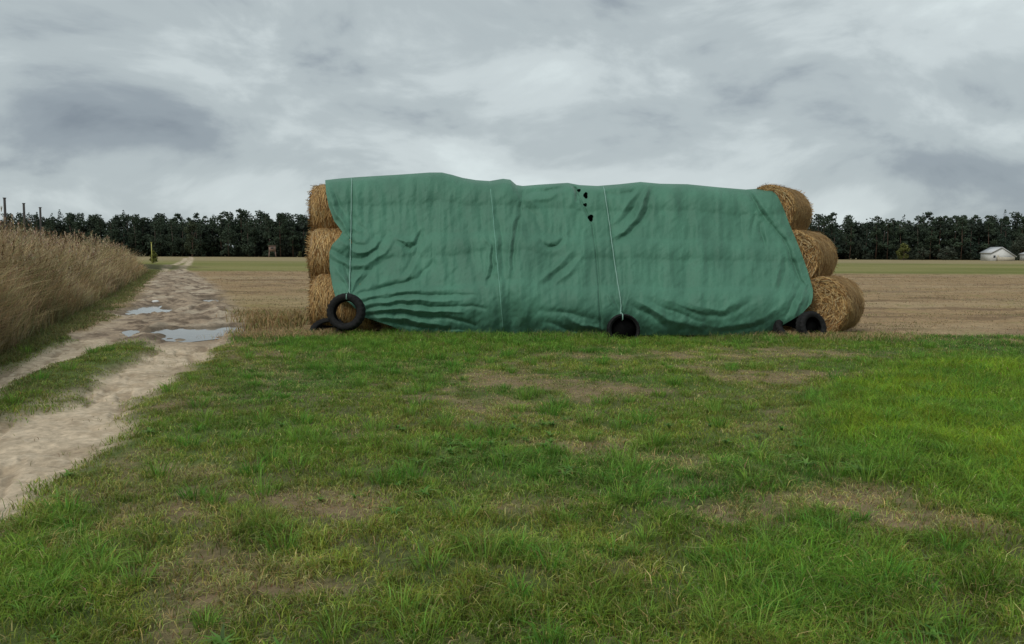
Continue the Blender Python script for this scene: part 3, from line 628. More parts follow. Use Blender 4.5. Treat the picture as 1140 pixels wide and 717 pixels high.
# folds: (points, half-width px, depth m; positive = raised ridge towards the viewer)
FOLDS = [
 ([(391, 200), (391, 260), (389, 322)], 2.2, -.035), ([(396, 205), (396, 250)], 3.5, .025), ([(366, 222), (380, 246), (391, 268)], 2.0, .04), ([(376, 300), (384, 314), (389, 326)], 2.2, .05), ([(383, 296), (388, 312), (390, 324)], 2.0, -.05), ([(404, 300), (396, 312), (391, 324)], 2.2, .05), ([(411, 304), (400, 318), (393, 326)], 2.2, -.045),
 ([(632, 202), (637, 207), (642, 214), (644, 222)], 1.5, -.13), ([(676, 215), (684, 290), (690, 345)], 2.2, -.03), ([(683, 330), (690, 348)], 3, -.05), ([(676, 325), (688, 346)], 2.5, .04), ([(702, 322), (694, 345)], 2.5, .045),
 ([(436, 205), (440, 250)], 4, -.025), ([(464, 210), (466, 262), (462, 300)], 5, -.03), ([(504, 200), (500, 240), (504, 290), (512, 315)], 4, .035), ([(535, 230), (537, 262)], 3, -.035), ([(760, 212), (768, 262), (764, 310)], 5, -.025), ([(800, 212), (800, 250), (806, 300)], 5, .025), ([(822, 214), (826, 252), (830, 300)], 4, -.03), ([(700, 280), (704, 320)], 6, .025), ([(742, 270), (748, 320)], 6, .02), ([(650, 262), (652, 330)], 4, .03),
 ([(364, 206), (372, 228), (384, 250), (391, 262)], 3.0, .05), ([(372, 212), (381, 236), (394, 256)], 3.0, -.05), ([(384, 240), (390, 252), (400, 258)], 3, .05), ([(388, 235), (398, 250), (408, 256)], 3, -.03),
 ([(366, 277), (385, 287), (402, 288), (420, 277), (432, 258)], 3.0, -.055), ([(368, 283), (388, 294), (408, 294), (428, 283), (440, 262)], 3.2, .045), ([(368, 290), (390, 301), (414, 300), (436, 287)], 3, -.04),
 ([(382, 262), (395, 272), (408, 272), (418, 262)], 3, -.045), ([(378, 268), (394, 280), (411, 280), (424, 268)], 2.8, .04), ([(400, 240), (412, 262), (428, 272)], 4, .025), ([(372, 296), (380, 310), (400, 315)], 4, .02),
 ([(444, 270), (451, 276), (457, 277), (463, 270), (470, 257)], 2.5, -.06), ([(440, 264), (452, 270), (460, 268), (467, 256)], 3, .04), ([(440, 315), (452, 300), (470, 268)], 3, -.03), ([(446, 318), (458, 304), (474, 274)], 3, .025), ([(438, 255), (440, 290), (436, 315)], 5, -.02),
 ([(399, 327), (430, 320), (466, 310), (482, 293)], 3.0, -.06), ([(402, 321), (430, 314), (460, 303)], 4, .03), ([(400, 333), (440, 325), (513, 320)], 2.6, .04), ([(402, 337), (440, 330), (500, 327), (530, 329)], 2.2, -.045), ([(402, 340), (440, 335), (515, 334)], 2.2, .04),
 ([(404, 344), (440, 340), (519, 341), (540, 344)], 2.2, -.045), ([(406, 347), (440, 344), (515, 348)], 2.2, .05), ([(408, 351), (440, 349), (500, 355), (530, 361)], 2.2, -.055), ([(412, 354), (450, 355), (500, 363)], 2.4, .045), ([(425, 358), (470, 364), (520, 369)], 2.2, -.04),
 ([(463, 360), (500, 369), (540, 371)], 3, .03),
 ([(518, 235), (523, 262), (529, 297), (536, 330), (540, 368)], 6, -.05), ([(508, 205), (510, 250), (515, 300)], 9, .03), ([(545, 203), (549, 240), (552, 275), (556, 320), (560, 372)], 3.2, .055), ([(551, 215), (556, 250), (560, 300)], 3, -.03), ([(538, 262), (545, 275), (545, 295), (538, 318)], 3, .05), ([(548, 275), (549, 300), (541, 318)], 2.5, -.055),
 ([(576, 207), (575, 230), (569, 255), (566, 300), (564, 330)], 3.2, .05), ([(581, 214), (578, 240), (573, 262), (571, 300)], 3, -.055), ([(565, 312), (568, 335), (569, 370)], 6, -.09), ([(552, 310), (556, 345), (555, 372)], 5, -.05), ([(578, 300), (580, 335), (584, 360)], 6, .04),
 ([(579, 211), (600, 207), (630, 205)], 2.5, .05), ([(581, 217), (600, 213), (626, 209)], 2.5, -.05), ([(582, 222), (606, 220), (632, 211)], 3, .035), ([(583, 228), (595, 240), (606, 262)], 3, -.035), ([(585, 218), (600, 232), (612, 255)], 4, .03), ([(590, 232), (594, 262)], 5, -.025),
 ([(604, 268), (612, 274), (619, 273), (627, 264)], 2.4, -.06), ([(606, 262), (614, 268), (622, 263)], 3, .035), ([(600, 314), (616, 300), (636, 280)], 3, .045), ([(606, 317), (622, 304), (641, 284)], 2.6, -.035), ([(614, 320), (630, 307), (648, 285)], 3, .04), ([(642, 228), (640, 250), (637, 262)], 4, -.03), ([(632, 207), (642, 232), (636, 256)], 4, .03),
 ([(722, 207), (717, 225), (708, 243), (695, 258), (678, 267)], 3.2, .07), ([(726, 211), (722, 230), (713, 247), (700, 261), (685, 270)], 3.2, -.07), ([(712, 210), (700, 226), (690, 240), (680, 250)], 3.2, .05), ([(716, 214), (705, 232), (692, 247)], 3, -.045), ([(668, 211), (690, 210), (712, 206)], 3, .03), ([(668, 217), (690, 217), (709, 211)], 3, -.035), ([(736, 210), (740, 240), (738, 262)], 6, -.03), ([(748, 208), (753, 240)], 6, .02),
 ([(600, 345), (640, 350), (665, 355)], 4, -.04), ([(630, 352), (648, 362), (672, 366)], 3, .045), ([(610, 358), (640, 368), (680, 371)], 3, -.05), ([(708, 334), (724, 343), (742, 356), (780, 364)], 3.2, .045), ([(706, 341), (722, 350), (740, 363)], 3.2, -.045), ([(720, 332), (745, 345), (775, 357), (800, 364)], 3, -.025), ([(730, 328), (760, 340), (790, 350)], 4, .035),
 ([(752, 338), (778, 350), (808, 351), (838, 336)], 3.4, -.03), ([(758, 332), (782, 343), (806, 344), (832, 330)], 4, .035), ([(760, 356), (800, 364), (840, 358), (865, 346)], 4, .035), ([(800, 368), (850, 362)], 3, -.03),
 ([(833, 212), (841, 226), (850, 240)], 2.6, -.08), ([(840, 214), (850, 232), (862, 248)], 3.5, .05), ([(850, 240), (863, 256), (876, 272), (884, 294), (889, 309), (902, 328)], 2.4, -.065), ([(858, 228), (872, 252), (885, 280), (893, 305)], 4, .05), ([(842, 232), (838, 250), (836, 264)], 3, -.035), ([(846, 248), (848, 262), (850, 276)], 2.2, -.05), ([(852, 250), (855, 270)], 3, .03),
 ([(870, 286), (867, 300), (861, 322)], 3, .04), ([(876, 290), (873, 305), (868, 322)], 3, -.035), ([(897, 318), (892, 332), (884, 354)], 2.4, .06), ([(890, 318), (884, 335), (876, 352)], 2.6, -.05), ([(901, 330), (897, 344)], 2, -.04), ([(882, 318), (874, 336), (862, 350)], 4, .03), ([(845, 300), (840, 330)], 8, -.02), ([(786, 215), (790, 260)], 8, -.015), ([(812, 214), (806, 262)], 8, .02), ([(770, 290), (800, 300), (830, 292)], 7, -.02),
 ([(420, 200), (424, 240)], 8, .02), ([(455, 200), (458, 240)], 9, -.02), ([(490, 196), (492, 260), (488, 300)], 9, -.025), ([(470, 200), (474, 250)], 7, .02), ([(660, 290), (700, 300), (740, 292)], 8, -.02), ([(532, 205), (534, 250)], 5, -.02)]
def pldist(x, y, P):
    d = np.full(x.shape, 1e9); s = np.zeros(x.shape); P = np.array(P, float); seg = np.hypot(*np.diff(P, axis=0).T); cs = np.concatenate([[0], np.cumsum(seg)])
    for i in range(len(P) - 1):
        a = P[i]; e = P[i + 1] - a; t = np.clip(((x - a[0]) * e[0] + (y - a[1]) * e[1]) / (e @ e), 0, 1)
        dd = (x - a[0] - e[0] * t) ** 2 + (y - a[1] - e[1] * t) ** 2; m_ = dd < d
        s = np.where(m_, cs[i] + t * seg[i], s); d = np.where(m_, dd, d)
    return np.sqrt(d), s / cs[-1]
wx_ = (fbm(tx / 16, ty / 16, 3, 3) - .5) * 5; wy_ = (fbm(tx / 16, ty / 16, 3, 9) - .5) * 5
fx_, fy_ = tx + wx_, ty + wy_
hf = np.zeros(tx.shape); FA = 1.1
for P, hw, amp in FOLDS:
    P_ = np.array(P); x1, y1 = P_.min(0) - hw * 4 - 6; x2, y2 = P_.max(0) + hw * 4 + 6
    mk = (tx > x1) & (tx < x2) & (ty > y1) & (ty < y2)
    if not mk.any(): continue
    d, s = pldist(fx_[mk], fy_[mk], P)
    hf[mk] += FA * amp * np.exp(-(d / hw) ** 1.7) * (0.25 + 0.75 * np.sin(np.pi * np.clip(s * .86 + .07, 0, 1)))
# general slackness: vertical drape plus fine creasing
hf += (fbm(tx / 17, ty / 95, 3, 15) - .5) * 0.17 + (fbm(tx / 5, ty / 22, 4, 25) - .5) * 0.03 + (fbm((tx + ty) / 9, (tx - ty) / 22, 3, 35) - .5) * 0.03
low = sstep(330, 372, ty); hf += low * (fbm(tx / 9, ty / 14, 3, 45) - .5) * 0.05
# overlap of the two widths of sheeting
JOIN = np.array([(632, 203), (640, 212), (645, 224), (652, 238), (658, 250), (662, 280), (665, 315), (668, 378)], float)
jx = np.interp(ty, JOIN[:, 1], JOIN[:, 0]); jd = tx - jx
hf += 0.022 * sstep(1.2, -0.3, jd) * sstep(-40, -2, jd) - .03 * np.exp(-((jd - 1.6) / 1.3) ** 2)
edge_fade = sstep(0, .03, VV_)
Yw = np.minimum(Yb, YC) - hf * (0.15 + .85 * edge_fade)
W = at_depth(tx, ty, Yw)
W[..., 2] = np.maximum(W[..., 2], 0.005)
# holes along the join
HOLES = [(644.5, 212, 2.0, 1.8), (652, 217.5, 2.4, 3.6), (651.5, 228, 2.2, 1.8), (657.5, 242.5, 3.0, 3.9)]
fq = grid_faces(NU, NV)
cxq = tx.ravel()[fq].mean(1); cyq = ty.ravel()[fq].mean(1); kill = np.zeros(len(fq), bool)
for hx, hy, rx, ry in HOLES:
    a_ = np.arctan2(cyq - hy, cxq - hx); kill |= ((cxq - hx) / rx) ** 2 + ((cyq - hy) / ry) ** 2 < 1 + .25 * np.sin(3 * a_ + hx)
fq = fq[~kill]
# far side of the sheet: over the crest and down the back
NB = 60; sb = np.linspace(0, 1, NB)[1:]
Zc = W[:, 0, 2]; Xc = W[:, 0, 0]
Zbk = Zc[:, None] * (1 - sb[None] ** 1.15 * .97); yb = 2 * YC - front_y(Zbk * ((ROWZ[2] + RB + .06) / Zc[:, None]))
yb += (fbm(Xc[:, None] * 1.5, Zbk, 3, 5) - .5) * .15 * sb[None]; yb = np.maximum(yb, W[:, 0:1, 1] + .02 * sb[None])
Bk = np.stack([np.repeat(Xc[:, None], NB - 1, 1) + sb[None] * .4 * (2 * u[:, None] - 1), yb, np.maximum(Zbk, .01)], -1)
nb0 = NU * NV; ii = np.arange(NU - 1)
bf = grid_faces(NU, NB - 1) + nb0; strip_f = np.stack([nb0 + ii * (NB - 1), nb0 + (ii + 1) * (NB - 1), (ii + 1) * NV, ii * NV], -1)
Vt = np.concatenate([W.reshape(-1, 3), Bk.reshape(-1, 3)]); bf = bf[:, ::-1]
allf = np.concatenate([fq, strip_f, bf]); allf = allf
me = np_mesh('tarpaulin', Vt, allf.ravel(), np.full(len(allf), 4), None, True)
mt, tn, tb = nodes_of('green tarpaulin')
rgb = tn.nodes.new('ShaderNodeRGB'); rgb.outputs[0].default_value = (0.056, 0.166, 0.108, 1)
n_a = noise_node(tn, 1.1, 5, 0.55, stretch=(1.6, 1, .55)); n_b = noise_node(tn, 22, 6, 0.7, stretch=(2.2, 1, .5))
c1 = mul_noise(tn, rgb.outputs[0], n_a, 0.80, 1.20); c2_ = mul_noise(tn, c1, n_b, 0.93, 1.07); tn.links.new(c2_, tb.inputs['Base Color'])
tb.inputs['Roughness'].default_value = 0.62; tb.inputs['Specular IOR Level'].default_value = 0.3; tb.inputs['Sheen Weight'].default_value = 0.15
add_bump(tn, tb, n_b, 0.35, 0.012)
tarp = link('tarpaulin', me, mt); tag(tarp, 'large green tarpaulin draped over the stacked round straw bales', 'tarpaulin')
def on_sheet(px_, py_, lift=.02):          # point of the sheet seen at a picture position
    k = np.argmin((tx - px_) ** 2 + (ty - py_) ** 2); p = W.reshape(-1, 3)[k].copy(); p[1] -= lift; return p
def sheet_path(P, n, lift):
    P = curve(np.array(P, float), np.linspace(0, 1, n)); q = np.array([on_sheet(a, b, lift) for a, b in P])
    for _ in range(3): q[1:-1] = (q[:-2] + 2 * q[1:-1] + q[2:]) / 4
    return q
q = sheet_path([(545.5, 203.5), (549, 240), (552, 275), (556, 320), (560, 366)], 60, .006)
M_seam = flat_mat('seam thread', (0.16, 0.34, 0.26), 0.7, 60, .8, 1.2, .2, .003)
v_, l_, c_, k_ = tube_arrays(q, .007, 6); link('seam', np_mesh('seam', v_, l_, c_), M_seam, tarp)
def rope(P, label, tail):
    q = sheet_path(P, 70, .03); q = q
    q = np.concatenate([q, tail]); v_, l_, c_, k_ = tube_arrays(q, .011, 6)
    o = link('rope', np_mesh('rope', v_, l_, c_, smooth=True), M_rope); tag(o, label, 'rope', 'ropes tied over the tarpaulin'); return o

# ------------------------------------------------------------------ tyres
def tyre_mesh(R=.36, wd=.21, rim=.215, seed=1):
    pr = []                                # closed section (radius, x), inner bead round to the tread and back
    hw = wd / 2
    sec = [(rim, -hw * .62), (rim + .02, -hw * .80), (rim + .055, -hw * .97), ((R + rim) / 2 + .01, -hw * 1.04), (R - .035, -hw * .98), (R - .012, -hw * .86), (R, -hw * .66),
           (R + .002, -hw * .36), (R - .012, -hw * .33), (R - .012, -hw * .27), (R + .004, -hw * .24), (R + .004, -hw * .04), (R - .01, -hw * .02), (R - .01, hw * .04), (R + .004, hw * .06), (R + .004, hw * .26), (R - .012, hw * .29), (R - .012, hw * .35), (R + .002, hw * .38),
           (R, hw * .66), (R - .012, hw * .86), (R - .035, hw * .98), ((R + rim) / 2 + .01, hw * 1.04), (rim + .055, hw * .97), (rim + .02, hw * .80), (rim, hw * .62), (rim + .012, hw * .60),
           (rim + .05, hw * .84), (R - .05, hw * .86), (R - .022, hw * .6), (R - .02, 0), (R - .022, -hw * .6), (R - .05, -hw * .86), (rim + .05, -hw * .84), (rim + .012, -hw * .60)]
    sec = np.array(sec); nth = 144; th = np.arange(nth) / nth * 2 * np.pi
    I, J = np.meshgrid(np.arange(nth), np.arange(len(sec)), indexing='ij')
    rr = sec[J, 0] + 0 * I; xx = sec[J, 1]
    lug = ((I // 3) % 2 == 0) & (J >= 5) & (J <= 20) & (np.abs(xx) > hw * .5); rr = rr - .011 * lug
    rr = rr * (1 + .012 * np.sin(2 * th[I] + seed))
    V = np.stack([rr * np.cos(th[I]), xx, rr * np.sin(th[I])], -1).reshape(-1, 3); n = len(sec)
    I2 = (I + 1) % nth; J2 = (J + 1) % n
    f = np.stack([I * n + J, I2 * n + J, I2 * n + J2, I * n + J2], -1).reshape(-1, 4)
    me = np_mesh('tyre', V, f.ravel(), np.full(len(f), 4)); me.materials.append(M_rubber); return me
TM = [tyre_mesh(.36, .21, .215, 1), tyre_mesh(.31, .18, .235, 2), tyre_mesh(.34, .22, .20, 3)]
TG = 'old tyres weighing down the tarpaulin'
def tyre(px_, py_, y, k, rot, label):
    c = at_depth(px_, py_, y); o = bpy.data.objects.new('tyre', TM[k]); C.objects.link(o); o.location = c; o.rotation_euler = rot; tag(o, label, 'tyre', TG); return o
t1 = tyre(385.5, 347.5, 15.02, 0, (math.radians(-8), 0, math.radians(-6)), 'black tyre standing upright under the left rope at the bale stack')
t2 = tyre(364.5, 369, 15.35, 2, (math.radians(-62), math.radians(-24), math.radians(28)), 'half hidden grey tyre slumped flat behind the left standing tyre')
t3 = tyre(694, 367.5, 14.95, 1, (math.radians(-10), 0, math.radians(4)), 'black tyre hanging from the middle rope, sunk in the grass')
t4 = tyre(903, 364.5, 15.18, 2, (math.radians(-14), 0, math.radians(22)), 'black tyre standing against the lowest right straw bale')
t4.scale = (.92, .92, .92)
t5 = tyre(881, 368, 15.3, 2, (math.radians(-50), 0, math.radians(12)), 'dark tyre leaning under the raised right corner of the tarpaulin')
def add_shade_disc(t, rim):  # added dark disc that paints the shade in a tyre's open middle
    pth = np.array([[0, .065, 0], [0, .055, 0], [0, .02, 0]]); v_, l_, c_, k_ = tube_arrays(pth, np.array([rim * .45, rim * .96, rim * 1.02]), 48); return link('shade_disc', np_mesh('shade_disc', v_, l_, c_), M_tyreshade, t)
add_shade_disc(t3, .235); add_shade_disc(t4, .2)
def loop_tail(t, R, hw, dx=0.0):           # rope end going round the top of a tyre
    c = np.array(t.location); m3 = np.array(t.rotation_euler.to_matrix()); pts = []
    for yy, zz in ((hw + .012, R - .02), (0, R + .02), (-hw - .012, R - .03), (-hw - .012, R - .11), (-hw * .4, R - .13)): pts.append(c + m3 @ np.array([dx, yy, zz]))
    return np.array(pts)
rope([(392, 198.6), (391.5, 230), (390.5, 280), (389.5, 318), (389, 324)], 'thin pale rope hanging straight to the standing left tyre', loop_tail(t1, .36, .11, .03))
rope([(672, 208), (677, 240), (683, 285), (689, 325), (691.5, 340)], 'pale rope slanting down the tarpaulin to the middle tyre', loop_tail(t3, .31, .095, -.03))

# ------------------------------------------------------------------ trees
def leaf_cloud(r, centres, radii, n, size, col, squash=.7, shell=.5):
    k = r.choice(len(centres), n, p=radii ** 2 / (radii ** 2).sum()); d = r.normal(0, 1, (n, 3)); d /= np.linalg.norm(d, axis=1)[:, None]
    rr = radii[k] * (shell + (1 - shell) * r.random(n)) * (.8 + .35 * r.random(n)); p = centres[k] + d * rr[:, None] * (1, 1, squash)
    a = r.normal(0, 1, (n, 3)); a /= np.linalg.norm(a, axis=1)[:, None]; b = np.cross(a, r.normal(0, 1, (n, 3))); b /= np.linalg.norm(b, axis=1)[:, None]
    s = size * (.6 + .8 * r.random(n))[:, None]
    V = np.stack([p - a * s, p - b * s * .6, p + a * s * .9, p + b * s * .7], 1).reshape(-1, 3)
    cc = np.array(col) * (.7 + .6 * r.random((n, 1))) * (.85 + .3 * r.random((len(centres), 1)))[k]
    return V, np.arange(4 * n), np.full(n, 4), np.repeat(cc, 4, 0)
def tree_arrays(seed, kind):
    r = np.random.default_rng(seed); h = r.uniform(.88, 1.1)
    if kind == 'pine':
        h *= 17; base = h * r.uniform(.30, .42); n = 15; t = np.sort(r.random(n)); sp = (2.3 - 1.2 * t ** 1.6) * r.uniform(.9, 1.3)
        a = r.random(n) * 6.283; rr = sp * r.uniform(.3, 1, n); c = np.stack([rr * np.cos(a), rr * np.sin(a), base + (h - base - .8) * t], -1); rad_ = r.uniform(1.1, 1.7, n) * (1.15 - .35 * t)
        c[-1, :2] *= .2; cr_ = leaf_cloud(r, c, rad_, 950, .33, (0.045, 0.066, 0.040), .6, .3); tk = .17; tc_ = (0.10, 0.062, 0.045)
    elif kind == 'broad':
        h *= 15.5; n = 18; t = r.random(n); a = r.random(n) * 6.283; pr = np.sin(np.pi * np.clip(t * .85 + .12, 0, 1)) * 3.0; rr = pr * r.uniform(.4, 1, n)
        c = np.stack([rr * np.cos(a), rr * np.sin(a), h * (.06 + .82 * t)], -1); rad_ = r.uniform(1.1, 1.9, n); cr_ = leaf_cloud(r, c, rad_, 1000, .32, (0.044, 0.064, 0.040), .85, .5); tk = .2; tc_ = (0.09, 0.07, 0.055)
    elif kind == 'spruce':
        h *= 16; n = 26; t = np.linspace(0, 1, n); a = r.random(n) * 6.283; rr = (1 - t) * 2.0; c = np.stack([rr * np.cos(a), rr * np.sin(a), h * (.08 + .88 * t)], -1); rad_ = .45 + 1.3 * (1 - t)
        cr_ = leaf_cloud(r, c, rad_, 850, .30, (0.032, 0.052, 0.036), .5, .3); tk = .18; tc_ = (0.08, 0.06, 0.05)
    pth = np.array([[0, 0, -.2], [r.normal(0, .15), r.normal(0, .15), h * .4], [r.normal(0, .3), r.normal(0, .3), h * .9]])
    return [cr_], [tube_arrays(pth, np.array([tk, tk * .8, tk * .3]), 6, tc_)]
def put(arr, x, y, z, s, rz):
    v, l, n, c = arr; cc, ss = math.cos(rz), math.sin(rz); v2 = v @ np.array([[cc, ss, 0], [-ss, cc, 0], [0, 0, 1]]) * s + (x, y, z); return v2, l, n, c
protos = {k: [tree_arrays(s, k) for s in range(6)] for k in ('pine', 'broad', 'spruce')}
wood = []
r = np.random.default_rng(5)
# skyline of the photograph: (px, y of the tree tops)
SKY = np.array([(-80, 234), (0, 236), (50, 236), (90, 235), (110, 238), (150, 236), (200, 237), (230, 235), (265, 232), (300, 234), (345, 238), (600, 236), (880, 236), (905, 237), (930, 236), (960, 240), (985, 238), (1000, 236), (1012, 240), (1024, 238), (1055, 232), (1080, 233), (1110, 233), (1140, 236), (1220, 235)], float)
def far_tree(x, y, kinds, hs=1.0):
    k = r.choice(kinds); cr_, tk_ = protos[k][r.integers(6)]
    px_, _ = project(np.array([x]), np.array([y])); topy = np.interp(px_[0], SKY[:, 0], SKY[:, 1]) + r.normal(0, 0.6)
    ztop = at_depth(px_[0], topy, y)[2]; own = {'pine': 17, 'broad': 14.8, 'spruce': 15.6}[k]; s = ztop / own * hs * (.92 if k != 'spruce' else .95); rz = r.random() * 6.283
    for q_ in cr_ + tk_: wood.append(put(q_, x, y, 0, s, rz))
for rowi, (yd, sp) in enumerate(((296, 4.6), (303, 4.6), (311, 5.2), (320, 5.2))):
    x = -245.0
    while x < 245:
        pxl = CX + F * x / yd
        kinds = ['broad', 'broad', 'broad', 'spruce'] if pxl < 150 else (['broad', 'broad', 'broad', 'pine'] if pxl < 700 else ['pine', 'pine', 'pine', 'spruce', 'broad'])
        far_tree(x + r.normal(0, 1), yd + r.normal(0, 1.8), kinds, 1.0 if rowi else r.uniform(.84, .98)); x += sp * r.uniform(.7, 1.3)
# understorey filling the foot of the wood
nu_ = 420; cu = np.stack([r.uniform(-245, 245, nu_), r.uniform(293, 322, nu_), r.uniform(.5, 4.5, nu_)], -1)
wood.append(leaf_cloud(r, cu, r.uniform(1.8, 3.4, nu_), 42000, .5, (0.026, 0.034, 0.022), .9, .2))
nu_ = 500; cu = np.stack([r.uniform(-250, 250, nu_), r.uniform(318, 334, nu_), r.uniform(.2, 2.2, nu_)], -1)
wood.append(leaf_cloud(r, cu, r.uniform(2.2, 3.2, nu_), 40000, .6, (0.022, 0.030, 0.020), .9, .1))
nu_ = 1500; cu = np.stack([r.uniform(-250, 250, nu_), r.uniform(298, 332, nu_), r.uniform(1, 12.9, nu_)], -1)
wood.append(leaf_cloud(r, cu, r.uniform(2.6, 3.8, nu_), 150000, .62, (0.030, 0.042, 0.030), .9, .1))
V, L, Cn, K = join(wood)
tag(link('pine_wood', np_mesh('pine_wood', V, L, Cn, K), M_leaf), 'dark mixed pine wood closing the field along the horizon', 'wood', kind='stuff')

def own_tree(name, px_, Y, h, wd, colr, label, cat, seed, n=1500, low=.05, size=.28, grp=None, trunk=True):
    r = np.random.default_rng(seed); x = float(at_depth(px_, 284, Y)[0])
    e = bpy.data.objects.new(name, None); C.objects.link(e); e.location = (x, Y, 0); tag(e, label, cat, grp)
    nc = 16; t = r.random(nc); a = r.random(nc) * 6.283; pr = np.sin(np.pi * np.clip(t * .8 + .18, 0, 1)) * wd * .36; rr = pr * r.uniform(.3, 1, nc)
    c = np.stack([rr * np.cos(a), rr * np.sin(a), h * (low + .1 + (.78 - low) * t)], -1); rad_ = r.uniform(.12, .2, nc) * min(h, wd * 1.3)
    v_, l_, c_, k_ = leaf_cloud(r, c, rad_, n, size, colr, .9, .4); v_[:, 2] = np.maximum(v_[:, 2], .02); link('crown', np_mesh('crown', v_, l_, c_, k_), M_leaf, e)
    pt = [tube_arrays(np.array([[0, 0, -.1], [0.02 * h, 0, h * .4], [0, 0.02 * h, h * .85]]), np.array([.022, .015, .005]) * h, 7)]
    for q_ in range(5):
        a = r.random() * 6.283; z0 = h * r.uniform(.15, .55); pt.append(tube_arrays(np.array([[0, 0, z0], [math.cos(a) * wd * .15, math.sin(a) * wd * .15, z0 + h * .12], [math.cos(a) * wd * .3, math.sin(a) * wd * .3, z0 + h * .25]]), np.array([.010, .007, .003]) * h, 5))
    v_, l_, c_, k_ = join(pt); link('trunk', np_mesh('trunk', v_, l_, c_), M_bark, e); return e
EG = 'shrubs and trees standing before the wood'
own_tree('shrub', 1006, 268, 5.6, 6.4, (0.115, 0.125, 0.035), 'olive yellow shrub alone before the dark wood', 'shrub', 21, grp=EG)
own_tree('shrub', 1027, 272, 4.4, 6.0, (0.05, 0.062, 0.042), 'dark grey bush right of the olive yellow shrub', 'shrub', 22, grp=EG)
own_tree('shrub', 1053, 274, 5.4, 9.5, (0.058, 0.070, 0.050), 'wide grey green bush midway between olive shrub and white barn', 'shrub', 23, 2200, grp=EG)
own_tree('deciduous_tree', 1136, 276, 9.0, 9.0, (0.052, 0.064, 0.044), 'grey green tree rising behind the white barn on the right', 'tree', 24, 2200, grp=EG)
own_tree('deciduous_tree', 214, 284, 13.2, 6.5, (0.062, 0.078, 0.045), 'paler green tree where the dirt track reaches the wood', 'tree', 25, 2600, grp=EG)
own_tree('shrub', 171, 116, 1.9, 1.9, (0.12, 0.13, 0.03), 'small yellowish bush beside the yellow marker post', 'shrub', 26, 900, .0, .09)
own_tree('shrub', 334, 288, 2.2, 2.6, (0.07, 0.08, 0.03), 'low green bush at the wood edge left of the bale pile', 'shrub', 27, 500, .0, .2)

# ------------------------------------------------------------------ far small things
def place(name, px_, Y, label, cat, rz=0, grp=None):
    e = bpy.data.objects.new(name, None); C.objects.link(e); x = float(at_depth(px_, 284, Y)[0]); e.location = (x, Y, 0); e.rotation_euler = (0, 0, rz); tag(e, label, cat, grp); return e
M_white = flat_mat('white render', (0.62, 0.62, 0.60), 0.8, 1.5, .85, 1.1, .1)
M_roof = flat_mat('grey sheet roof', (0.50, 0.51, 0.52), 0.5, 3, .85, 1.1, .2, .02, stretch=(1, 8, 1))
M_cream = flat_mat('cream board', (0.42, 0.38, 0.30), .8, 2)
M_darkin = flat_mat('dark glass', (0.04, 0.045, 0.05), .2, 2)
M_yellow = flat_mat('yellow paint', (0.40, 0.38, 0.10), .5, 6)
def boxes(name, L_, mat, parent):
    v_, l_, c_, k_ = join([box_arrays(np.array(c), np.array(s), z) for c, s, z in L_]); return link(name, np_mesh(name, v_, l_, c_), mat, parent)
def prism(name, poly_xz, y1, y2, mat, parent):
    n = len(poly_xz); v_ = np.array([[x, y, z] for y in (y1, y2) for x, z in poly_xz]); ff = []; cn = []
    for i in range(n): j = (i + 1) % n; ff += [i, j, n + j, n + i]; cn.append(4)
    ff += list(range(n))[::-1]; cn.append(n); ff += list(range(n, 2 * n)); cn.append(n)
    return link(name, np_mesh(name, v_, np.array(ff), np.array(cn)), mat, parent)
hb = place('barn', 1111.5, 262, 'white gabled barn low before the pines at the right', 'barn', -.05); hb.scale = (.72, .72, .86)
prism('wall', [(-5.3, -.1), (5.2, -.1), (5.2, 1.7), (-.9, 5.0), (-5.3, 3.0)], -4, 5, M_white, hb)
prism('roof', [(-5.7, 2.85), (-.9, 5.05), (-.9, 5.3), (-5.8, 3.08)], -4.5, 5.3, M_roof, hb)
prism('roof', [(5.7, 1.42), (-.9, 5.05), (-.9, 5.3), (5.8, 1.68)], -4.5, 5.3, M_roof, hb)
boxes('lean_to', [((.6, -4.9, .7), (7.2, 1.7, 1.5), 0)], M_cream, hb)
boxes('window', [((-3.9, -4.03, 1.6), (.9, .06, .9), 0), ], M_darkin, hb); boxes('window', [((3.6, -4.03, 1.9 - .8), (.9, .06, .8), 0)], M_darkin, hb)
boxes('door', [((-2.4, -4.04, 1.0), (1.0, .06, 2.1), 0)], M_cream, hb)
sh = place('shed', 1151, 262, 'second white shed cut by the right edge of the picture', 'shed', .05)
prism('wall', [(-3, -.1), (3, -.1), (3, 2.2), (0, 3.2), (-3, 2.2)], -2.5, 2.5, M_white, sh)
prism('roof', [(-3.3, 2.1), (0, 3.25), (0, 3.42), (-3.4, 2.26)], -2.8, 2.8, M_roof, sh); prism('roof', [(3.3, 2.1), (0, 3.25), (0, 3.42), (3.4, 2.26)], -2.8, 2.8, M_roof, sh)
hd = place('hunting_hide', 303.3, 284, 'brown raised hunting hide on legs at the wood edge', 'hunting hide', .2)
M_hide = flat_mat('hide boards', (0.22, 0.15, 0.12), .85, 3, stretch=(6, 1, 1))
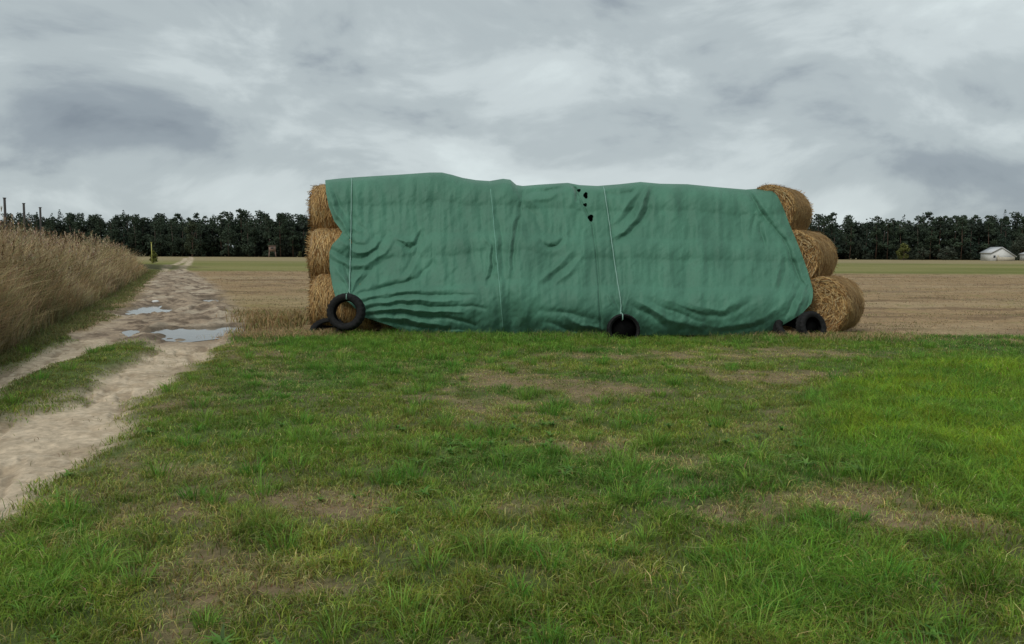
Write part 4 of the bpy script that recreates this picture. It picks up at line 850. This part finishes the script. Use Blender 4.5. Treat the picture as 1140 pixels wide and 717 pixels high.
boxes('cabin', [((0, 0, 3.05), (2.3, 1.9, 1.9), 0)], M_hide, hd); prism('roof', [(-1.35, 4.0), (1.35, 4.25), (1.35, 4.36), (-1.35, 4.11)], -1.2, 1.2, M_hide, hd)
boxes('window', [((0, -.97, 3.3), (1.0, .05, .5), 0)], M_darkin, hd)
for a in (-1, 1):
    for b in (-1, 1): v_, l_, c_, k_ = tube_arrays(np.array([[a * 1.25, b * 1.1, -.1], [a * 1.0, b * .85, 2.12]]), .10, 6); link('leg', np_mesh('leg', v_, l_, c_), M_hide, hd)
yp = place('marker_post', 169, 112, 'thin yellow marker post by the end of the dry bank', 'marker post')
v_, l_, c_, k_ = tube_arrays(np.array([[0, 0, -.1], [0, 0, 2.95]]), .055, 8); link('post', np_mesh('post', v_, l_, c_), M_yellow, yp)
boxes('cap', [((0, 0, 2.99), (.18, .18, .07), 0)], M_yellow, yp)
for i, (px_, py_, Y, lb) in enumerate(((8, 221, 92, 'tallest weathered pole above the dry grass at the far left'), (29, 227, 100, 'second weathered pole from the left edge'), (47, 231.5, 108, 'third and shortest looking pole from the left edge'))):
    e = place('utility_pole', px_, Y, lb, 'pole', 0, 'poles beyond the dry bank'); z = at_depth(px_, py_, Y)[2]
    v_, l_, c_, k_ = tube_arrays(np.array([[0, 0, -.2], [0, 0, z * .5], [.02, 0, z]]), np.array([.17, .15, .13]), 9); link('shaft', np_mesh('shaft', v_, l_, c_), M_pole, e)
    boxes('cap', [((.02, 0, z + .05), (.26, .26, .10), 0)], M_pole, e)
# pale stone by the second puddle
import bmesh
p = ground_pt(173.5, 336); bm = bmesh.new(); bmesh.ops.create_icosphere(bm, subdivisions=3, radius=.11)
for v in bm.verts: v.co *= 1 + (float(fbm(v.co.x * 6 + 3, v.co.y * 6 + v.co.z * 5, 3)) - .5) * .6; v.co.z *= .55
me = bpy.data.meshes.new('stone'); bm.to_mesh(me); bm.free(); o = link('stone', me, M_white); o.location = (p[0], p[1], .0); tag(o, 'pale stone lying at the edge of the farther puddle', 'stone')

scene.render.engine = 'CYCLES'
scene.cycles.max_bounces = 6; scene.cycles.transparent_max_bounces = 8
